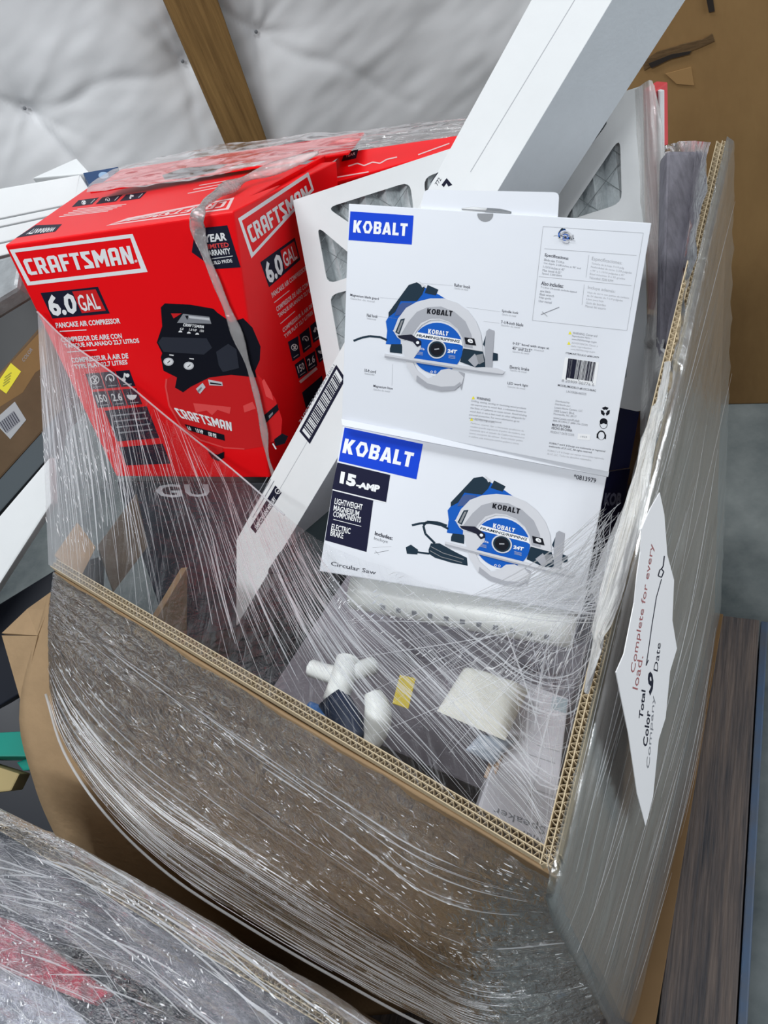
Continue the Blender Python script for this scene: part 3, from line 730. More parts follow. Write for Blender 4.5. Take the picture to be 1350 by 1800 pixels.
for k in range(3): p.line((478-k*6+4, 845-k*3), (436-k*6+8, 910-k*3), 1.3, GREY3)
p.build('mercury_print', lc); p = Print(LQ)
p.text('772', [(764, 323), (771, 311), (776, 315), (769, 327)], INK, 2, .0).poly([(776, 325), (785, 313), (795, 325), (788, 328), (785, 322), (780, 329)], INK, 1).line((757, 321), (770, 303), 1.2, INK)
p.build('arrow_print', lc)

# ---- circular saw carton, lid panel open
kc = thing('saw_carton', 'white and blue circular saw carton, opened, its lid panel standing upright', 'box')
KL = planar([(603, 744), (1068, 830), (1022, 1078), (561, 1004)], (1.08, 1.02, 1.10)); KN = away(KL)
th_ = KN*.17
hexa('carton_body', KL+[q_+th_ for q_ in KL], CARDW, kc, .0015)
# navy side face
sq_ = [KL[1], KL[1]+th_, KL[2]+th_, KL[2]]
sdn = (KL[1]-KL[0]).normalized()
NS = planar([(1068, 830), (1108, 824), (1080, 965), (1034, 1000)], (1.022, 1.07, 1.035))
plate('side_panel', NS, .003, NAVY, kc)
p = Print(NS); p.text('KOB', [(1064, 866), (1094, 866), (1090, 889), (1061, 889)], NAVY2, 2, .05).text('15-AMP', [(1051, 922), (1085, 926), (1081, 942), (1048, 938)], NAVY2, 2, .04).line((1058, 908), (1092, 906), .8, NAVY2).line((1046, 951), (1082, 956), .8, NAVY2); p.build('side_print', kc)
KU = planar([(613, 358), (1145, 392), (1070, 830), (601, 737)], (.985, .90, 1.075)); UN = away(KU)
lid = hexa('lid_panel', KU+[q_+UN*.003 for q_ in KU], CARDW, kc, .0008)
US = planar([(1086, 716), (1124, 724), (1106, 822), (1070, 828)], (1.0, 1.04, 1.018))
plate('side_flap', US, .003, NAVY, kc)
fold = planar([(600, 736), (1071, 829), (1069, 838), (602, 748)], (1.068, 1.008, 1.066))
plate('fold_strip', fold, .002, CARDW, kc)
# carry tab with hand slot, behind the lid's top edge
TB = planar([(742, 334), (982, 338), (982, 384), (738, 384)], (.985, .945, .985)); TN = away(TB)
tabo = rounded([Vector(v) for v in ((746, 333), (983, 338), (980, 392), (738, 372))], 10)
hole = rounded([Vector(v) for v in ((810, 366), (830, 363.5), (880, 367), (900, 372), (898, 377), (870, 376), (862, 389), (848, 390), (838, 374), (812, 371))], 3)
lp = [tabo, hole]; fl_ = [pt for l in lp for pt in l]; tri = tessellate_polygon([[Vector((x, y, 0)) for x, y in l] for l in lp])
v0 = [onp(x, y, KU[0]+UN*.004, UN) for x, y in fl_]; nb = len(v0); vs = v0+[q_+UN*.002 for q_ in v0]
fs = [tuple(t) for t in tri]+[tuple(i+nb for i in reversed(t)) for t in tri]; k0 = 0
for l in lp:
    n = len(l); fs += [(k0+i, k0+(i+1) % n, nb+k0+(i+1) % n, nb+k0+i) for i in range(n)]; k0 += n
mesh_obj('carry_tab', vs, fs, CARDW, kc)
p = Print(KU); p.poly(arc(853, 377, 14, -8, 188, 12, 13), SIL3).line((812, 368), (896, 374), 2.5, SIL3); p.build('slot_edge', kc)

def saw(q, T, parent):
    p = Print(q, T)
    p.path([(90, 545), (150, 522), (210, 510), (290, 518), (340, 540)], 16, SAWDK, 1)
    p.poly([(330, 400), (360, 350), (420, 260), (520, 150), (620, 150), (720, 200), (775, 235), (760, 300), (480, 330), (430, 420), (380, 470), (440, 520), (440, 575), (330, 570), (340, 470)], SAWBLUE, 1)
    p.poly([(360, 600), (370, 570), (450, 570), (450, 640), (360, 630)], SAWDK, 2)
    p.poly([(500, 130), (560, 110), (620, 150), (600, 200), (560, 250), (440, 250), (400, 330), (350, 368), (350, 335), (420, 240)], SAWDK, 2).poly([(640, 130), (720, 165), (700, 208), (618, 190)], SAWDK, 2)
    p.poly([(420, 290), (450, 262), (530, 262), (500, 290), (440, 350), (395, 360)], mat('saw_navy', (.006, .05, .22), .4), 3)
    p.poly([(575, 100), (625, 135), (600, 150)], SIL1, 3)
    p.poly([(905, 600), (1050, 625), (1080, 745), (1000, 745), (880, 700)], SAWDK, 2).poly([(940, 690), (990, 640), (1030, 700), (990, 740)], SIL2, 3).poly([(1000, 650), (1050, 640), (1060, 700), (1020, 720)], SIL3, 4)
    p.poly([(1050, 570), (1085, 465), (1095, 640)], SAWDK, 3).poly([(1075, 475), (1095, 455), (1135, 470), (1118, 745), (1068, 745), (1062, 600)], SIL2, 4).poly([(1120, 630), (1160, 640), (1160, 692), (1118, 692)], SAWDK, 3)
    p.poly(arc(710, 600, 190, n=40), SAWBLUE, 3)
    p.poly([(535, 520), (560, 480), (890, 535), (902, 585), (880, 572)], WHITE, 4)
    p.poly([(385, 470), (420, 380), (480, 300), (560, 255), (660, 230), (760, 230), (860, 262), (940, 320), (1000, 400), (1035, 490), (1050, 625), (905, 600), (898, 530), (860, 460), (800, 410), (730, 388), (660, 393), (600, 425), (560, 470), (535, 520), (450, 545), (415, 520)], SIL1, 5)
    p.poly([(500, 400), (560, 330), (640, 295), (740, 290), (840, 330), (920, 400), (965, 500), (975, 600), (912, 590), (900, 525), (862, 455), (800, 402), (730, 378), (660, 378), (590, 410), (545, 470), (525, 505), (440, 500)], SIL2, 6)
    p.poly([(400, 482), (440, 385), (472, 378), (430, 497)], SAWDK, 6).poly([(412, 480), (445, 395), (460, 392), (425, 485)], SIL3, 7)
    p.poly([(440, 540), (470, 660), (490, 740), (550, 840), (630, 895), (740, 920), (840, 912), (890, 868), (908, 815), (872, 778), (800, 750), (740, 760), (700, 800), (640, 826), (560, 760), (525, 690), (590, 600), (590, 560)], SIL1, 5)
    p.poly([(560, 800), (640, 860), (740, 885), (840, 880), (880, 850), (890, 868), (840, 912), (740, 920), (630, 895), (555, 845)], SIL2, 6)
    p.poly([(415, 505), (520, 498), (590, 545), (592, 575), (562, 590), (530, 552), (430, 525)], INK, 7).poly(arc(566, 558, 12, n=10), WHITE, 8)
    p.poly([(870, 770), (915, 785), (890, 912), (874, 865)], SIL2, 4)
    p.poly([(320, 638), (470, 664), (1000, 742), (1060, 740), (1150, 745), (1215, 772), (1192, 796), (1040, 782), (880, 757), (470, 692), (320, 668)], SIL1, 8).poly([(320, 655), (470, 680), (880, 745), (1040, 770), (1192, 790), (1192, 797), (1040, 783), (880, 758), (470, 693), (320, 669)], SIL2, 9)
    p.poly(arc(708, 607, 70, n=24), SIL1, 6).poly(arc(708, 607, 60, n=24), SAWDK, 7).poly(arc(708, 607, 48, n=24), BLACK, 8).line((690, 608), (725, 604), 9, SIL2, 9)
    p.poly([(912, 518), (985, 528), (1000, 580), (922, 570)], BLACK, 7).text('e', [(935, 528), (975, 532), (978, 562), (938, 559)], WHITE, 8, .025)
    p.logo('KOBALT', LK, [(638, 304), (826, 322), (820, 363), (634, 342)], BLACK, 8).logo('KOBALT', LK, [(646, 456), (796, 477), (790, 508), (643, 490)], WHITE, 5)
    p.text('FRAMING/RIPPING', [(562, 494), (880, 540), (874, 560), (556, 513)], SAWDK, 5, .02).text('24T', [(790, 605), (860, 613), (854, 640), (786, 632)], WHITE, 5, .05).text('7-1/4 in', [(572, 592), (618, 598), (615, 615), (570, 609)], WHITE, 5, .02)
    for k in range(3): p.line((560, 626+k*9), (604, 632+k*9), 3, GREY2, 5).line((795, 652+k*9), (845, 659+k*9), 3, GREY2, 5)
    for cx in (670, 696): p.poly([arc(cx, 775, 9, n=10), arc(cx, 775, 6, n=10)], WHITE, 5)
    p.line((665, 796), (705, 800), 5, WHITE, 5)
    return p
sw = saw(KU, lambda x, y: (600+x*.237, 470+y*.237), kc)
sw.build('product_picture', lid)
p = Print(KU)
p.poly([(615.8, 371.4), (727, 379), (723.7, 430), (612.5, 422)], BLUE).logo('KOBALT', LK, [(622, 387), (717, 393), (715.2, 415), (620.5, 408.5)], WHITE)
p.build('logo_print', lid)
p = Print(KU)
fo_ = [(954.6, 398), (1131, 409.6), (1102, 581), (935.8, 563)]
for a_, b_ in zip(fo_, fo_[1:]+fo_[:1]): p.line(a_, b_, .7, GREY2)
p.line((957, 437), (1119, 449), .7, GREY2).line((947, 486), (1110, 502), .7, GREY2).line((1035, 448), (1030, 488), .6, GREY2).line((1027, 500), (1023, 536), .6, GREY2)
def block(lines, x, y, w, h, lh, sl, m, bold=0, sk_=-.16):
    """lines of small print from (x,y): each (text, width)"""
    for k, (t_, w_) in enumerate(lines):
        x0 = x+sk_*k*lh; y0 = y+k*lh
        p.text(t_, [(x0, y0), (x0+w_, y0+w_*sl), (x0+w_+sk_*h, y0+w_*sl+h), (x0+sk_*h, y0+h)], m, 1, bold)
block([('Specifications:', 42)], 958, 445, 0, 7, 8, .16, INK, .012); block([('Especificaciones:', 53)], 1041, 451, 0, 8, 8, .15, GREY2)
block([('Blade size: 7-1/4 in', 35), ('Cut depth: 2-3/8 inches at 90° and', 65), ('1-13/16 inches at 45°', 38), ('Max. bevel: 0-55°', 33), ('Speed: 5200 RPM', 34)], 957, 454, 0, 4.4, 6.1, .15, GREY3)
block([('Tamaño de la hoja: 7-1/4 pulg', 57), ('Profundidad de corte: 2-3/8 pulgadas', 72), ('a 90° y 1-13/16 pulgadas a 45°', 60), ('Bisel máximo: 0 a 55 grados', 62), ('Velocidad: 5200 RPM', 42)], 1040, 461, 0, 4.4, 6.1, .15, GREY2)
block([('Also includes:', 39)], 952, 494, 0, 7, 8, .14, INK, .012); block([('Incluye además:', 48)], 1034, 502, 0, 7, 8, .16, GREY2)
block([('7-1/4-in 24-tooth carbide-tipped', 63), ('saw blade', 18), ('Blade wrench', 25), ('Edge guide', 21), ('User manual', 23)], 951, 503, 0, 4.2, 5.9, .14, GREY3)
block([('Hoja de sierra con puntas de carburo', 73), ('de 24 dientes de 7-1/4 pulgadas', 63), ('Llave para hoja', 30), ('Guía de bordes', 35), ('Manual del usuario', 36)], 1033, 512, 0, 4.2, 5.9, .14, GREY2)
p.line((951, 553), (983, 540), 1.4, GREY3).line((953, 548), (962, 556), 1.6, GREY2)
for t_, x, y, w_ in (('Rafter hook', 799, 498, 28), ('Magnesium blade guard', 616, 516, 50), ('Nail hook', 645, 551, 19), ('Spindle lock', 882.5, 544, 29), ('7-1/4-inch blade', 881, 563, 39), ('0-55° bevel with stops at', 901.5, 601, 64), ('45° and 22.5°', 901, 609, 34), ('Electric brake', 896.5, 642, 34), ('LED work light', 892.5, 671, 36), ('10-ft cord', 641, 648, 20), ('Magnesium base', 656.5, 676, 34)):
    block([(t_, w_)], x, y, 0, 5.6, 6, .14, INK, .004, -.1)
    block([('Gancho de metal', w_*.85)], x, y+(15 if t_.startswith('45') else 6.5) - (8 if t_.startswith('45') else 0), 0, 3.4, 6, .14, GREY2, 0, -.1)
for a_, b_ in (((742, 498), (796, 502)), ((668, 523), (715, 527)), ((820, 540), (880, 548)), ((850, 565), (878, 568)), ((664, 556), (700, 560)), ((690, 640), (689, 678))): p.line(a_, b_, .4, GREY2)
block([('WARNING:', 25)], 838, 697, 0, 4.8, 6, .16, INK, .01)
block([('Drilling, sawing, sanding or machining wood products', 96), ('can expose you to wood dust, a substance known to', 97), ('the State of California to cause cancer. Avoid inhaling', 99), ('wood dust or use a dust mask or other safeguards for', 98), ('personal protection. For more information go to', 88), ('www.P65Warnings.ca.gov/wood.', 58)], 829, 703, 0, 4.2, 6, .14, GREY3)
block([('ADVERTENCIA:', 36)], 834, 735, 0, 4.2, 6, .15, GREY2)
block([('Perforar, aserrar, lijar o mecanizar productos de', 93), ('madera puede exponerlo al polvo de madera, una', 96), ('sustancia que el estado de California reconoce', 96), ('como causante de cáncer. Evite inhalar polvo', 94), ('o utilice una máscara contra polvo u otras', 88)], 828, 742, 0, 4.0, 5.8, .15, GREY2)
block([('WARNING: Cancer and', 43), ('Reproductive Harm –', 34), ('www.P65Warnings.ca.gov', 44)], 1007, 583, 0, 4.2, 5.6, .13, GREY3); block([('ADVERTENCIA: Cáncer y', 46), ('daño reproductivo', 36), ('www.P65Warnings.ca.gov', 43)], 1005, 601, 0, 4, 5.4, .13, GREY2)
for x, y in ((1002, 585), (1000, 603), (832, 699), (829, 737)): p.poly([(x-3, y+2.5), (x, y-3), (x+3, y+3)], YEL, 1)
block([('ITEM/ARTÍCULO #0813979', 58)], 995, 618, 0, 4.2, 6, .14, INK, .006)
p.poly([(993, 628), (1053, 637), (1047, 678), (987, 668)], WHITE, 1)
random.seed(5)
for k in range(26):
    t = k/25; p.line((1000+t*47, 630+t*6.6), (995+t*46, 667+t*6.6-(0 if k in (0, 12, 25) else 3)), random.choice((.8, 1.2, 2.0)), INK, 2)
p.text('8 20909 00776 6', [(988, 666), (1045, 674), (1044, 679), (987, 671)], GREY3, 2)
block([('MODEL/MODELO #K15CS-06AC', 67)], 981, 675, 0, 4.2, 6, .15, INK, .006); block([('LAOSRB8-060225', 35)], 996, 686, 0, 4, 6, .14, GREY3)
block([('Distributed by:', 25), ('Distribuido por:', 27), ("Lowe's Home Centers, LLC", 49), ("1000 Lowe's Blvd.", 36), ('Mooresville, NC 28117', 40)], 977, 703, 0, 4.2, 5.6, .13, GREY3)
block([('www.Lowes.com/Kobalt', 46), ('888-3KOBALT (888-356-2258)', 61)], 973, 732, 0, 4.2, 5.6, .13, GREY3)
block([('MADE IN CHINA', 32), ('HECHO EN CHINA', 36)], 971, 744, 0, 4.6, 5.6, .14, INK, .008); block([('PRODUCT DATE CODE:', 42)], 968, 757, 0, 4, 5, .14, GREY3)
p.poly([(1016, 762), (1038, 764), (1037, 774), (1015, 772)], WHITE, 1); p.text('1923', [(1021, 766), (1032, 767), (1031.5, 770), (1020.5, 769)], GREY3, 2)
block([('KOBALT and K & Design are trademarks or registered', 98), ('trademarks of LF, LLC. All rights reserved.', 76)], 966, 777, 0, 4.2, 5.4, .15, INK); block([('KOBALT y K & Design son marcas comerciales registradas', 99), ('de LF, LLC. Todos los derechos reservados.', 78)], 963, 790, 0, 4, 5.6, .15, GREY2)
# recycling / goggles / ear protection marks
for k in range(3):
    a0 = k*120-90; c_ = (1064, 723)
    p.poly([(c_[0]+8.5*math.cos(math.radians(a0+x)), c_[1]+8.5*math.sin(math.radians(a0+x))) for x in (-45, 0, 45)]+[(c_[0]+3.2*math.cos(math.radians(a0+x)), c_[1]+3.2*math.sin(math.radians(a0+x))) for x in (50, 0, -50)], BLACK, 1)
p.poly(arc(1061, 742, 7, 180, 360, 10)+[(1066, 746), (1061, 744), (1056, 746)], BLACK, 1).poly([arc(1061, 746, 7, n=14, ry=8), arc(1061, 746, 6, n=14, ry=7)], BLACK, 1)
p.poly([arc(1057, 765, 7.5, n=14, ry=8.5), arc(1057, 766, 5.5, n=14, ry=7)], BLACK, 1).poly([(1049, 762), (1051.5, 762), (1051, 771), (1048.5, 770)], BLACK, 1).poly([(1063, 763), (1065.5, 764), (1065, 772), (1062.5, 771)], BLACK, 1)
p.build('text_print', lid)
sm = saw(KU, lambda x, y: (970+x*.0335, 397+y*.0335), kc); sm.build('small_picture', lid)

# lower face print
K3 = lambda x, y: (540+x*.4593, 720+y*.4593)
p = Print(KL, K3)
p.poly([(143, 68), (443, 132), (418, 267), (120, 197)], BLUE).logo('KOBALT', LK, [(146, 110), (410, 166), (398, 222), (134, 165)], WHITE); p.build('logo_print', kc)
p = Print(KL, K3)
p.poly([(115, 202), (318, 250), (302, 355), (95, 305)], NAVY).poly([(97, 309), (253, 348), (227, 545), (68, 500)], NAVY).line((97, 306.5), (300, 356), 4, WHITE, 2)
p.text('15', [(130, 236), (190, 252), (184, 298), (123, 281)], WHITE, 3, .06).text('-AMP', [(190, 276), (280, 290), (275, 318), (186, 297)], WHITE, 3, .06)
for t_, q_ in (('LIGHTWEIGHT', [(107, 338), (213, 363), (210, 386), (104, 361)]), ('MAGNESIUM', [(103, 364), (200, 388), (197, 410), (100, 386)]), ('COMPONENTS', [(102, 388), (207, 412), (204, 433), (98, 409)]), ('ELECTRIC', [(95, 436), (167, 454), (164, 477), (91, 459)]), ('BRAKE', [(91, 460), (140, 472), (137, 494), (88, 482)])): p.text(t_, q_, WHITE, 3, .015)
p.line((100, 420), (207, 447), 2, WHITE, 3); p.build('power_print', kc)
p = Print(KL, K3)
p.text('Includes:', [(260, 465), (328, 485), (326, 500), (258, 480)], INK, 2, .02).text('Incluye', [(257, 486), (309, 500), (307, 515), (255, 501)], GREY3, 2).text('*0813979', [(1022, 246), (1107, 263), (1104, 281), (1019, 265)], INK, 2, .01)
p.text('Circular Saw', [(92, 580), (264, 617), (262, 632), (90, 596)], INK, 2, .01).line((257, 549), (312, 539), 2, GREY3).line((260, 540), (275, 556), 2, GREY2).line((250, 528), (322, 524), 1, GREY2); p.build('text_print', kc)
# lower saw: same drawing, slightly larger
import itertools
def affine(src, dst):
    n = len(src); sx = [sum(a[0] for a in src)/n, sum(a[1] for a in src)/n]; sy = [sum(a[0] for a in dst)/n, sum(a[1] for a in dst)/n]
    M = Matrix(((0, 0), (0, 0))); Nn = Matrix(((0, 0), (0, 0)))
    for a_, b_ in zip(src, dst):
        x0, x1 = a_[0]-sx[0], a_[1]-sx[1]; y0, y1 = b_[0]-sy[0], b_[1]-sy[1]
        M = M+Matrix(((x0*x0, x0*x1), (x1*x0, x1*x1))); Nn = Nn+Matrix(((y0*x0, y0*x1), (y1*x0, y1*x1)))
    R_ = Nn @ M.inverted()
    def f(x, y):
        v = R_ @ Vector((x-sx[0], y-sx[1])); return (v[0]+sy[0], v[1]+sy[1])
    return f
f2_ = affine([(708, 605), (320, 640), (1215, 775), (545, 120), (740, 920), (1100, 455)], [(718, 493), (355, 478), (1165, 680), (585, 60), (750, 728), (1085, 403)])
T2 = lambda x, y: (680+f2_(x, y)[0]*.2815, 820+f2_(x, y)[1]*.2815)
pc = Print(KL, lambda x, y: (680+x*.2815, 820+y*.2815))
SHD = mat('printed_shadow', (.50, .51, .54), .5)
pc.path([(375, 370), (320, 350), (250, 345), (228, 370), (240, 420), (300, 480)], 14, SAWDK, 1)
pc.poly([(260, 520), (275, 480), (330, 480), (420, 530), (500, 570), (505, 620), (400, 600), (300, 570), (262, 545)], SAWDK, 1).poly([(118, 505), (150, 488), (195, 520), (190, 550), (125, 545)], SAWDK, 1).line((190, 535), (265, 545), 12, SAWDK, 1)
pc.path([(275, 500), (350, 540), (480, 580)], 4, SIL3, 2); pc.path([(268, 525), (340, 565), (470, 600)], 4, SIL3, 2)
pc.build('cord_picture', kc)
saw(KL, T2, kc).build('product_picture', kc)

# ---- black carton with grey lettering under the compressor carton
bc = thing('black_carton', 'black carton with faded grey lettering under the compressor carton', 'box')
_, BQ = slab('carton_body', [(205, 846), (486, 848), (560, 1070), (300, 1130)], (1.53, 1.44, 1.56), .10, DARKC, bc, .004)
p = Print(BQ); p.text('GU', [(272, 851), (366, 851), (370, 873), (276, 875)], GREY2, 2, .02)
p.build('lettering_print', bc)
nc = thing('dark_carton', 'dark blue-black carton behind the saw carton beside the long white carton', 'box')
slab('carton_body', [(600, 780), (640, 760), (620, 1010), (470, 1010)], (1.36, 1.36, 1.40), .06, mat('teal_black_card', (.014, .028, .034), .6), nc, .004)

# filler cartons low in the box so no void shows
pc_ = (A+L+B+Dp)/4
def plan(s_, t_, z): 
    v = A+(L-A)*s_+Vector((ABd.x, ABd.y, 0))*t_; return Vector((v.x, v.y, z))
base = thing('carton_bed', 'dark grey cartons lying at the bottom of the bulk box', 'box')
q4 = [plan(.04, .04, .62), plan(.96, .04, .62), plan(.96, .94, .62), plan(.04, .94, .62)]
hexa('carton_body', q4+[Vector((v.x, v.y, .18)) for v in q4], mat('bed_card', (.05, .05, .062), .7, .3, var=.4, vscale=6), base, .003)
gb = thing('grey_carton', 'flat lilac-grey carton lying beside the white carton near the front rim', 'box')
q4 = [plan(.10, .10, .868), plan(.62, .05, .868), plan(.58, .40, .868), plan(.10, .45, .868)]
hexa('carton_body', q4+[Vector((v.x, v.y, .622)) for v in q4], mat('lilac_card', (.24, .22, .25), .6, .3, var=.2, vscale=5), gb, .003)

# white speaker carton
spk = thing('speaker_carton', 'white carton reading "with Speaker" upside down in the near corner of the bulk box', 'box')
_, SPQ = slab('carton_body', [(915, 1196), (1000, 1228), (968, 1502), (838, 1424)], (1.04, 1.03, .90), .05, mat('lilac_white_card', (.70, .70, .76), .45), spk, .002)
p = Print(SPQ); p.text('Speaker', [(957, 1468), (866, 1430), (870, 1414), (960, 1450)], GREY3, 2, .0).text('with', [(953, 1490), (915, 1475), (921, 1460), (957, 1475)], GREY3, 2, .0)
p.line((906, 1318), (976, 1342), 1.6, GREY2).line((945, 1310), (985, 1322), 1.2, GREY2).line((950, 1345), (918, 1440), .8, GREY2).line((940, 1388), (975, 1400), 1.2, GREY2).poly([(972, 1222), (998, 1230), (995, 1254), (968, 1246)], mat('pale_teal_ink', (.38, .47, .52), .5), 1); p.build('carton_print', spk)
# cream pack, clear pouch, orange card
def pillow(name, px4, d3, thick, m, label, cat):
    q = planar(px4, d3); n = -away(q); nu = 14; vs, fs = [], []
    for side in (1, -.3):
        for j in range(nu+1):
            for i in range(nu+1):
                u, v = i/nu, j/nu; p_ = (q[0]*(1-u)+q[1]*u)*(1-v)+(q[3]*(1-u)+q[2]*u)*v
                h = (max(0, 1-(2*u-1)**4)*max(0, 1-(2*v-1)**4))**.5
                vs.append(p_+n*(thick*h*side*(1+.25*noise.noise(p_*40))))
    for s0 in (0, (nu+1)**2):
        for j in range(nu):
            for i in range(nu):
                f = (s0+j*(nu+1)+i, s0+j*(nu+1)+i+1, s0+(j+1)*(nu+1)+i+1, s0+(j+1)*(nu+1)+i); fs.append(f if s0 == 0 else f[::-1])
    return tag(mesh_obj(name, vs, fs, m, None, True), label, cat)
pillow('foam_pack', [(815, 1175), (930, 1212), (888, 1302), (768, 1250)], (1.03, 1.0, .97), .02, CREAM, 'puffy cream-white pack lying left of the speaker carton', 'pack')
pillow('clear_pouch', [(845, 1288), (905, 1302), (868, 1345), (818, 1318)], (.955, .95, .945), .008, mat('pouch_plastic', (.42, .47, .55), .25, .6, var=.5, vscale=40), 'small bluish plastic pouch below the cream pack', 'pouch')
_o, _q = slab('tag_card', [(866, 1320), (885, 1318), (868, 1372), (850, 1366)], (.955, .95, .94), .003, mat('peach_card', (.72, .52, .38), .6), None, .0005); tag(_o, 'small peach-coloured card poking out beside the speaker carton', 'card')
_o, _q = slab('yellow_tag', [(703, 1186), (731, 1192), (718, 1246), (690, 1236)], (1.0, 1.0, .985), .004, mat('mustard', (.55, .42, .03), .5), None, .0008); tag(_o, 'small mustard-yellow tag beside the white pump nozzle', 'tag')
# white slotted tube
st = thing('slotted_tube', 'white plastic tube with a row of small slots under the saw carton', 'tube')
ta, tb2 = at(622, 1036, 1.16), at(1012, 1104, 1.07)
tube('tube_body', [ta, ta.lerp(tb2, .5), tb2], .030, PLAST, st, 20, 16)
ax_ = (tb2-ta).normalized()
for k in range(11):
    c_ = ta.lerp(tb2, .17+.072*k); vd = (CAM-c_).normalized(); vd = (vd-ax_*vd.dot(ax_)).normalized(); dn = ax_.cross(vd); dn = dn if dn.dot(DWN) > 0 else -dn
    nrm = (vd*.78+dn*.62).normalized(); tg = ax_.cross(nrm)
    box_at('slot', c_+nrm*.0295, ax_*.0035, tg*.004, nrm*.0012, SIL3, st, .0004)
# pump with a blue cap and white nozzle
pu = thing('pump_sprayer', 'white plastic pump head with pointed nozzle and blue cap among the goods', 'sprayer')
tube('arm', [at(548, 1175, 1.08), at(585, 1185, 1.06), at(622, 1180, 1.05), at(655, 1170, 1.07)], .013, PLAST, pu, 10, 16)
tube('stem', [at(612, 1160, 1.06), at(602, 1195, 1.04), at(588, 1235, 1.03)], .017, PLAST, pu, 12, 14)
tube('nozzle', [at(655, 1218, 1.0), at(664, 1250, .99), at(660, 1290, .985), at(645, 1318, .98)], lambda t: .004+.014*math.sin(math.pi*(.15+.8*t))**.8, PLAST, pu, 12, 18)
tube('cap', [at(540, 1250, 1.04), at(580, 1266, 1.03)], .014, mat('blue_plastic', (.02, .14, .42), .35), pu, 14, 6)
tube('body', [at(582, 1225, 1.03), at(606, 1260, 1.02), at(628, 1305, 1.0)], .021, NAVYC, pu, 14, 10)

# ================================================================ stretch film round the bulk box
FILM_F = film_mat('film_front', .06, .34, su=130, sv=7, rough=.08, bump=.8, crinkle=.9, cu=(42, 60), tint=(.34, .305, .26), diff=.3, patch=.05, gl=.8, lo=.5, hi=.8, tcol=.62)
FILM_R = film_mat('film_side', .35, .62, su=70, sv=3, rough=.25, bump=.5, crinkle=.1, cscale=30, tint=(.22, .235, .215), diff=.1, gl=.6)
FILM_V = film_mat('film_veil', .01, .30, su=230, sv=3.0, rough=.1, bump=.35, crinkle=.25, cscale=50, tint=(.80, .82, .86), diff=.02, patch=.0, lo=.52, hi=.8, gl=.12, gather=.35, g0=.16)
FILM_E = film_mat('film_edge', .55, .9, su=22, sv=4, rough=.12, bump=.8, crinkle=.5, cscale=50, tint=(.86, .86, .85), diff=.3)
FILM_T = film_mat('film_top', .10, .55, su=14, sv=3, rough=.10, bump=.3, crinkle=.06, cscale=14, tint=(.82, .78, .78), diff=.1, gl=.5)
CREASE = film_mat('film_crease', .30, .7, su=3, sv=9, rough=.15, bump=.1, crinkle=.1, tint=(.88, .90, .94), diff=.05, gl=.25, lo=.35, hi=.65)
GLINT_PAINT = film_mat('film_glint_paint', .75, .95, su=3, sv=9, rough=.12, bump=.1, crinkle=.2, tint=(.95, .96, .98), diff=.3, gl=1.0, lo=.3, hi=.6)  # painted highlight: near-white diffuse, bright at any angle
ROPE = film_mat('film_rope', .35, .85, su=6, sv=12, rough=.15, bump=.9, crinkle=.6, cscale=60, tint=(.86, .84, .84), diff=.4)
fm = thing('stretch_film', 'clear stretch film wrapped around the bulk box and its goods, creased and glinting', 'film')
# front belly
ff = fl
ff.obj('front_sheet', FILM_F, fm, amp=.008, fu=9, fv=26, seed=3, flip_uv=True, off=.004, out=OUTF+Vector((0, 0, .6)))
def flecks(name, lf, n, ur, vr, ln, wd, lift, out, m, parent, slope=.0, seed=1, var=.35):
    rnd = random.Random(seed); L_ = []
    for _k in range(n):
        u0, v0 = rnd.uniform(*ur), rnd.uniform(*vr)
        if ln[1] < .02 and noise.noise(Vector((u0*9+v0*3, v0*11, seed*3.3))) < rnd.uniform(-.25, .25): continue
        l_ = rnd.uniform(*ln)*(1 if rnd.random() < .8 else 2); dv = (slope+rnd.uniform(-var, var))*l_*2
        q_ = 3 if l_ < .03 else 9
        pts = [lf.at(u0+l_*t/q_, min(max(v0+dv*t/q_, 0), .995))+out*lift for t in range(q_+1)]
        L_.append((pts, rnd.uniform(*wd)))
    return strands(name, L_, m, parent)
_of = (OUTF+Vector((0, 0, .5))).normalized()
flecks('front_crease_glint', ff, 300, (.02, .92), (.66, .99), (.04, .2), (.00015, .0005), .012, _of, GLINT_PAINT, fm, 0, 2, .04)  # long crease ribbons, their streak highlights painted in white
flecks('front_glint_paint', ff, 1500, (.02, .97), (.04, .8), (.002, .008), (.0002, .0007), .011, _of, GLINT_PAINT, fm, .1, 3)  # short white flecks painting sparkle highlights on the front film
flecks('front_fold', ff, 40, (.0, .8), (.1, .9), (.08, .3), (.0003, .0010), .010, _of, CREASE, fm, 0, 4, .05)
# rolled lower hem
tube('hem', [p_+OUTF*.006 for p_ in rowz(edge, 0)], .0022, CREASE, fm, 6, 60)
# side sheet
sr0 = [A+OUTR*.005+OUTF*.016-Vector((0, 0, .016)), A+OUTR*.007-Vector((0, 0, .004)), A.lerp(B, .5)+OUTR*.008, B+OUTR*.006]
sr1 = [A0.lerp(A, .5)+OUTR*.006+OUTF*.03, A0.lerp(A, .5)+OUTR*.014, A0.lerp(B0, .5).lerp(A.lerp(B, .5), .5)+OUTR*.03, B0.lerp(B, .5)+OUTR*.012]
sr2 = [A0+OUTR*.006+OUTF*.03+Vector((0, 0, .03)), A0+OUTR*.016+Vector((0, 0, .03)), A0.lerp(B0, .5)+OUTR*.03+Vector((0, 0, .03)), B0+OUTR*.012+Vector((0, 0, .02))]
sr_ = [A-OUTR*.002+OUTF*.004+Vector((0, 0, .003)), A-OUTR*.003+Vector((0, 0, .004)), A.lerp(B, .5)-OUTR*.003+Vector((0, 0, .004)), B-OUTR*.003+Vector((0, 0, .004))]
